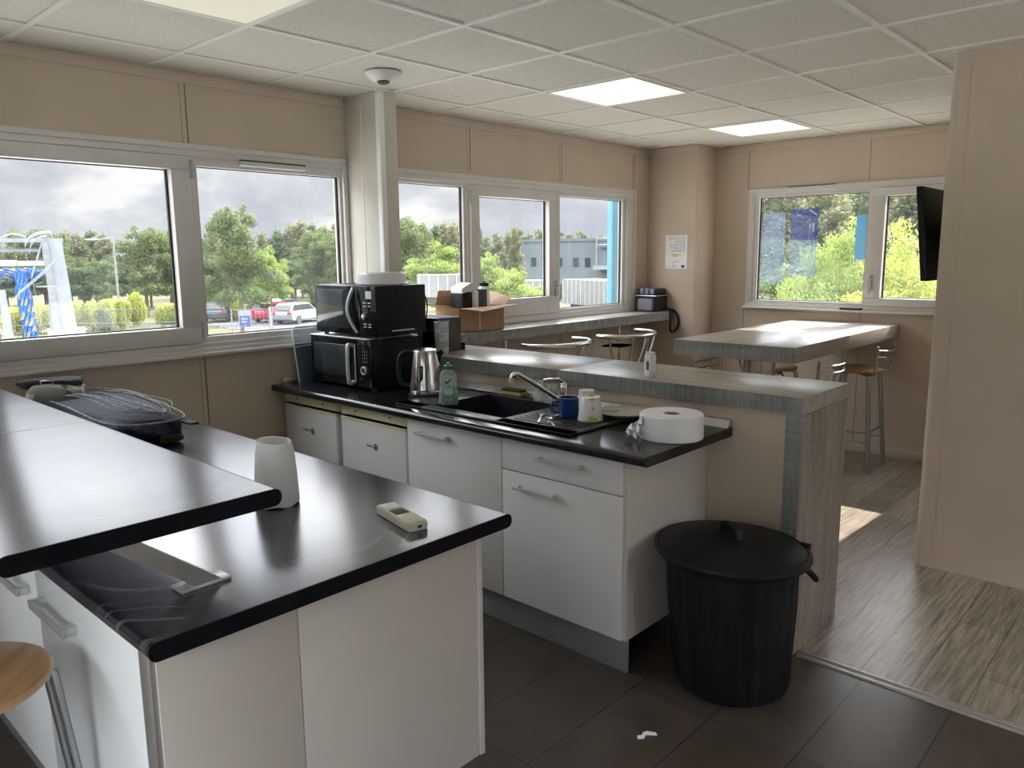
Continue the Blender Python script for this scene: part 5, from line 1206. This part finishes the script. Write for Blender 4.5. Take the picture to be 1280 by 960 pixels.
m = MB(gf); m.box(-60, 80, -.25, .15, zz(303), zz(298)); m.box(-60, 50, .2, .35, zz(315), zz(311)); m.build('roof_beam', 'rig_white', t)
m = MB(gf); m.tube([(44, -.9, GZ), (40, -.9, zz(380)), (32, -.9, zz(318)), (34, -.9, zz(304)), (44, -.9, zz(295)), (58, -.9, zz(292)), (66, -.9, zz(293)), (68, -.9, zz(310))], .085, 8, smooth=3)
m.tube([(36, -1.2, zz(318)), (40, -1.2, zz(306)), (50, -1.2, zz(298)), (60, -1.2, zz(296))], .05, 6, smooth=3)
m.tube([(0, -.6, zz(302)), (8, -.6, zz(296)), (20, -.6, zz(293)), (34, -.6, zz(297))], .05, 6, smooth=3)
m.tube([(68, -.9, zz(293)), (66, -.9, zz(310)), (70, -.9, zz(360)), (78, -.9, GZ + .1)], .045, 6)
m.tube([(18, -.9, zz(365)), (40, -.9, zz(348)), (78, -.9, zz(318))], .05, 6).tube([(16, -.9, zz(368)), (30, -.9, zz(358)), (60, -.9, zz(335))], .04, 6).tube([(36, -.9, zz(345)), (52, -.9, zz(306))], .12, 6)
m.tube([(40, -.9, zz(358)), (71, -.9, zz(358)), (77, -.9, GZ + .2)], .03, 6)
m.build('tube_arches', 'rig_white', t)
m = MB(gf); m.box(20, 58, -.2, .2, zz(332), zz(326)); m.box(-60, 20, .0, .4, zz(332), zz(325)); m.build('cross_arm', 'plastic_w', t)
m = MB(gf); m.cyl((19, -.1, zz(341)), (19, -.1, zz(314)), .32, seg=12); m.build('brush_motor', 'galv', t)
m = MB(gf); m.prism([(-7, GZ), (7, GZ), (1, zz(362)), (-6, zz(362))], 'y', -.3, .3); m.build('left_pillar', 'rig_white', t)
def brush(name, p0, p1, r, lab, segs=14):
    t = thing(name, p0, lab, 'wash brush', 'vehicle wash brushes'); p0, p1 = Vector(p0), Vector(p1); d = (p1 - p0)
    for i in range(2):
        m = MB(); rr = random.Random(i)
        for k in range(segs):
            for j in range(10):
                if (k + (j // 2)) % 2 != i and k > 2: continue
                if k <= 2 and i == 1: continue
                a = j * .628 + k * .35; a2 = a + .5
                u0 = p0 + d * (k / segs); u1 = p0 + d * ((k + 1.15) / segs)
                ax = d.normalized(); X = ax.orthogonal().normalized(); Y = ax.cross(X)
                rk = r * (1 if k > 1 else .75) * rr.uniform(.85, 1.08)
                e = [u0 + (X * math.cos(a) + Y * math.sin(a)) * rk * .3, u0 + (X * math.cos(a) + Y * math.sin(a)) * rk, u1 + (X * math.cos(a2) + Y * math.sin(a2)) * rk * 1.05, u1 + (X * math.cos(a2) + Y * math.sin(a2)) * rk * .3]
                m.quad([tuple(x) for x in e]); e2 = [u0 + (X * math.cos(a) + Y * math.sin(a)) * rk, u0 + (X * math.cos(a2) + Y * math.sin(a2)) * rk, u1 + (X * math.cos(a2 + .5) + Y * math.sin(a2 + .5)) * rk, u1 + (X * math.cos(a2) + Y * math.sin(a2)) * rk]
                m.quad([tuple(x) for x in e2])
        m.build('blue_bristles' if i == 0 else 'white_bristles', 'brush_b' if i == 0 else 'brush_w', t, smooth=False)
    MB().cyl(p0, p1, r * .25, seg=10).build('core', 'galv', t)
    return t
a = Vector(gf(Vector((22, -.1, zz(340))))); b = Vector(gf(Vector((29, -.1, GZ + .1)))); brush('wash_brush', a, b, 10 * ppm, 'upright blue and white rotary wash brush hanging on the gantry')
a = Vector(gf(Vector((52, .9, zz(342))))); b = Vector(gf(Vector((-50, .9, zz(342))))); brush('wash_brush', a, b, 8 * ppm, 'horizontal blue and white wash brush across the gantry')
# ---- grey industrial building, trailers
def oriented(p0, p1):
    d = (p1 - p0); L = d.length; d.normalize(); n = Vector((-d.y, d.x, 0))
    if n.dot(p0) < 0: n = -n
    return (lambda c: tuple(p0 + d * c.x + n * c.y + Vector((0, 0, c.z)))), L
D = 90; p0, p1 = gp(650, D), gp(812, D * .93)
f, L = oriented(p0, p1); zt = at(660, 300, D).z - GZ
t = thing('industrial_building', p0, 'low grey industrial building seen through the middle window', 'building')
m = MB(f); m.box(0, L, 0, 14, 0, zt); m.box(-.1, L, -.12, .0, zt - .25, zt + .05); m.build('walls', 'clad', t)
for px in (669, 704, 725, 740):
    u = (px - 650) / 162 * L * .98; z0 = at(px, 333, D).z - GZ; z1_ = at(px, 322, D).z - GZ
    w1 = MB(f).box(u - .32, u + .32, -.06, .02, z0, z1_).build('window', 'dkglass', t)
m = MB(f); u = (752 - 650) / 162 * L; m.box(u, L, -1.6, -.02, zt - 3.3, zt - 2.9).box(u + .2, L, -.6, -.02, zt - .9, zt - .6).tube([(u, -.7, zt), (L, -.7, zt + .0)], .08, 6).tube([(u, -.7, zt - .7), (L, -.7, zt - .7)], .06, 6).tube([(u, -.7, zt - 3), (u, -.7, zt)], .06, 6); m.build('canopy', 'rig_white', t)
def trailer(px0, px1, top, bot, D0, D1, lab):
    p0, p1 = gp(px0, D0), gp(px1, D1); f, L = oriented(p0, p1); t = thing('lorry_trailer', p0, lab, 'trailer', 'trailers parked in the yard')
    zt, zb = at(px0, top, D0).z - GZ, at(px0, bot, D0).z - GZ
    m = MB(f); m.box(0, L, 0, 2.4, zb, zt)
    m.build('box_body', 'trailer', t)
    m = MB(f)
    for k in range(int(L / .5)): m.box(.1 + .5 * k, .16 + .5 * k, -.02, 0, zb + .02, zt - .02)
    m.build('side_ribs', 'concrete', t)
    MB(f).box(.5, L - .2, .3, 2.1, zb - .25, zb).build('chassis', 'rubber', t)
    for k in range(4):
        MB(f).cyl((L * (.15 + .24 * k), .0, .5), (L * (.15 + .24 * k), .3, .5), .5, seg=16).build('wheel', 'rubber', t)
trailer(703, 790, 349, 379, 50, 44, 'white ribbed lorry trailer in the right pane of the middle window')
trailer(655, 700, 351, 378, 56, 56, 'plain white lorry trailer left of the ribbed one')
trailer(520, 590, 344, 372, 42, 42, 'white trailer behind the cardboard box, left pane of the middle window')
# ---- blue fin on the facade
tag(MB().box(5.935, 6.15, 4.20, 4.26, GZ, 3.2, .01).build('facade_fin', 'clad_blue'), 'light blue facade fin just outside the right end of the middle window', 'facade panel')
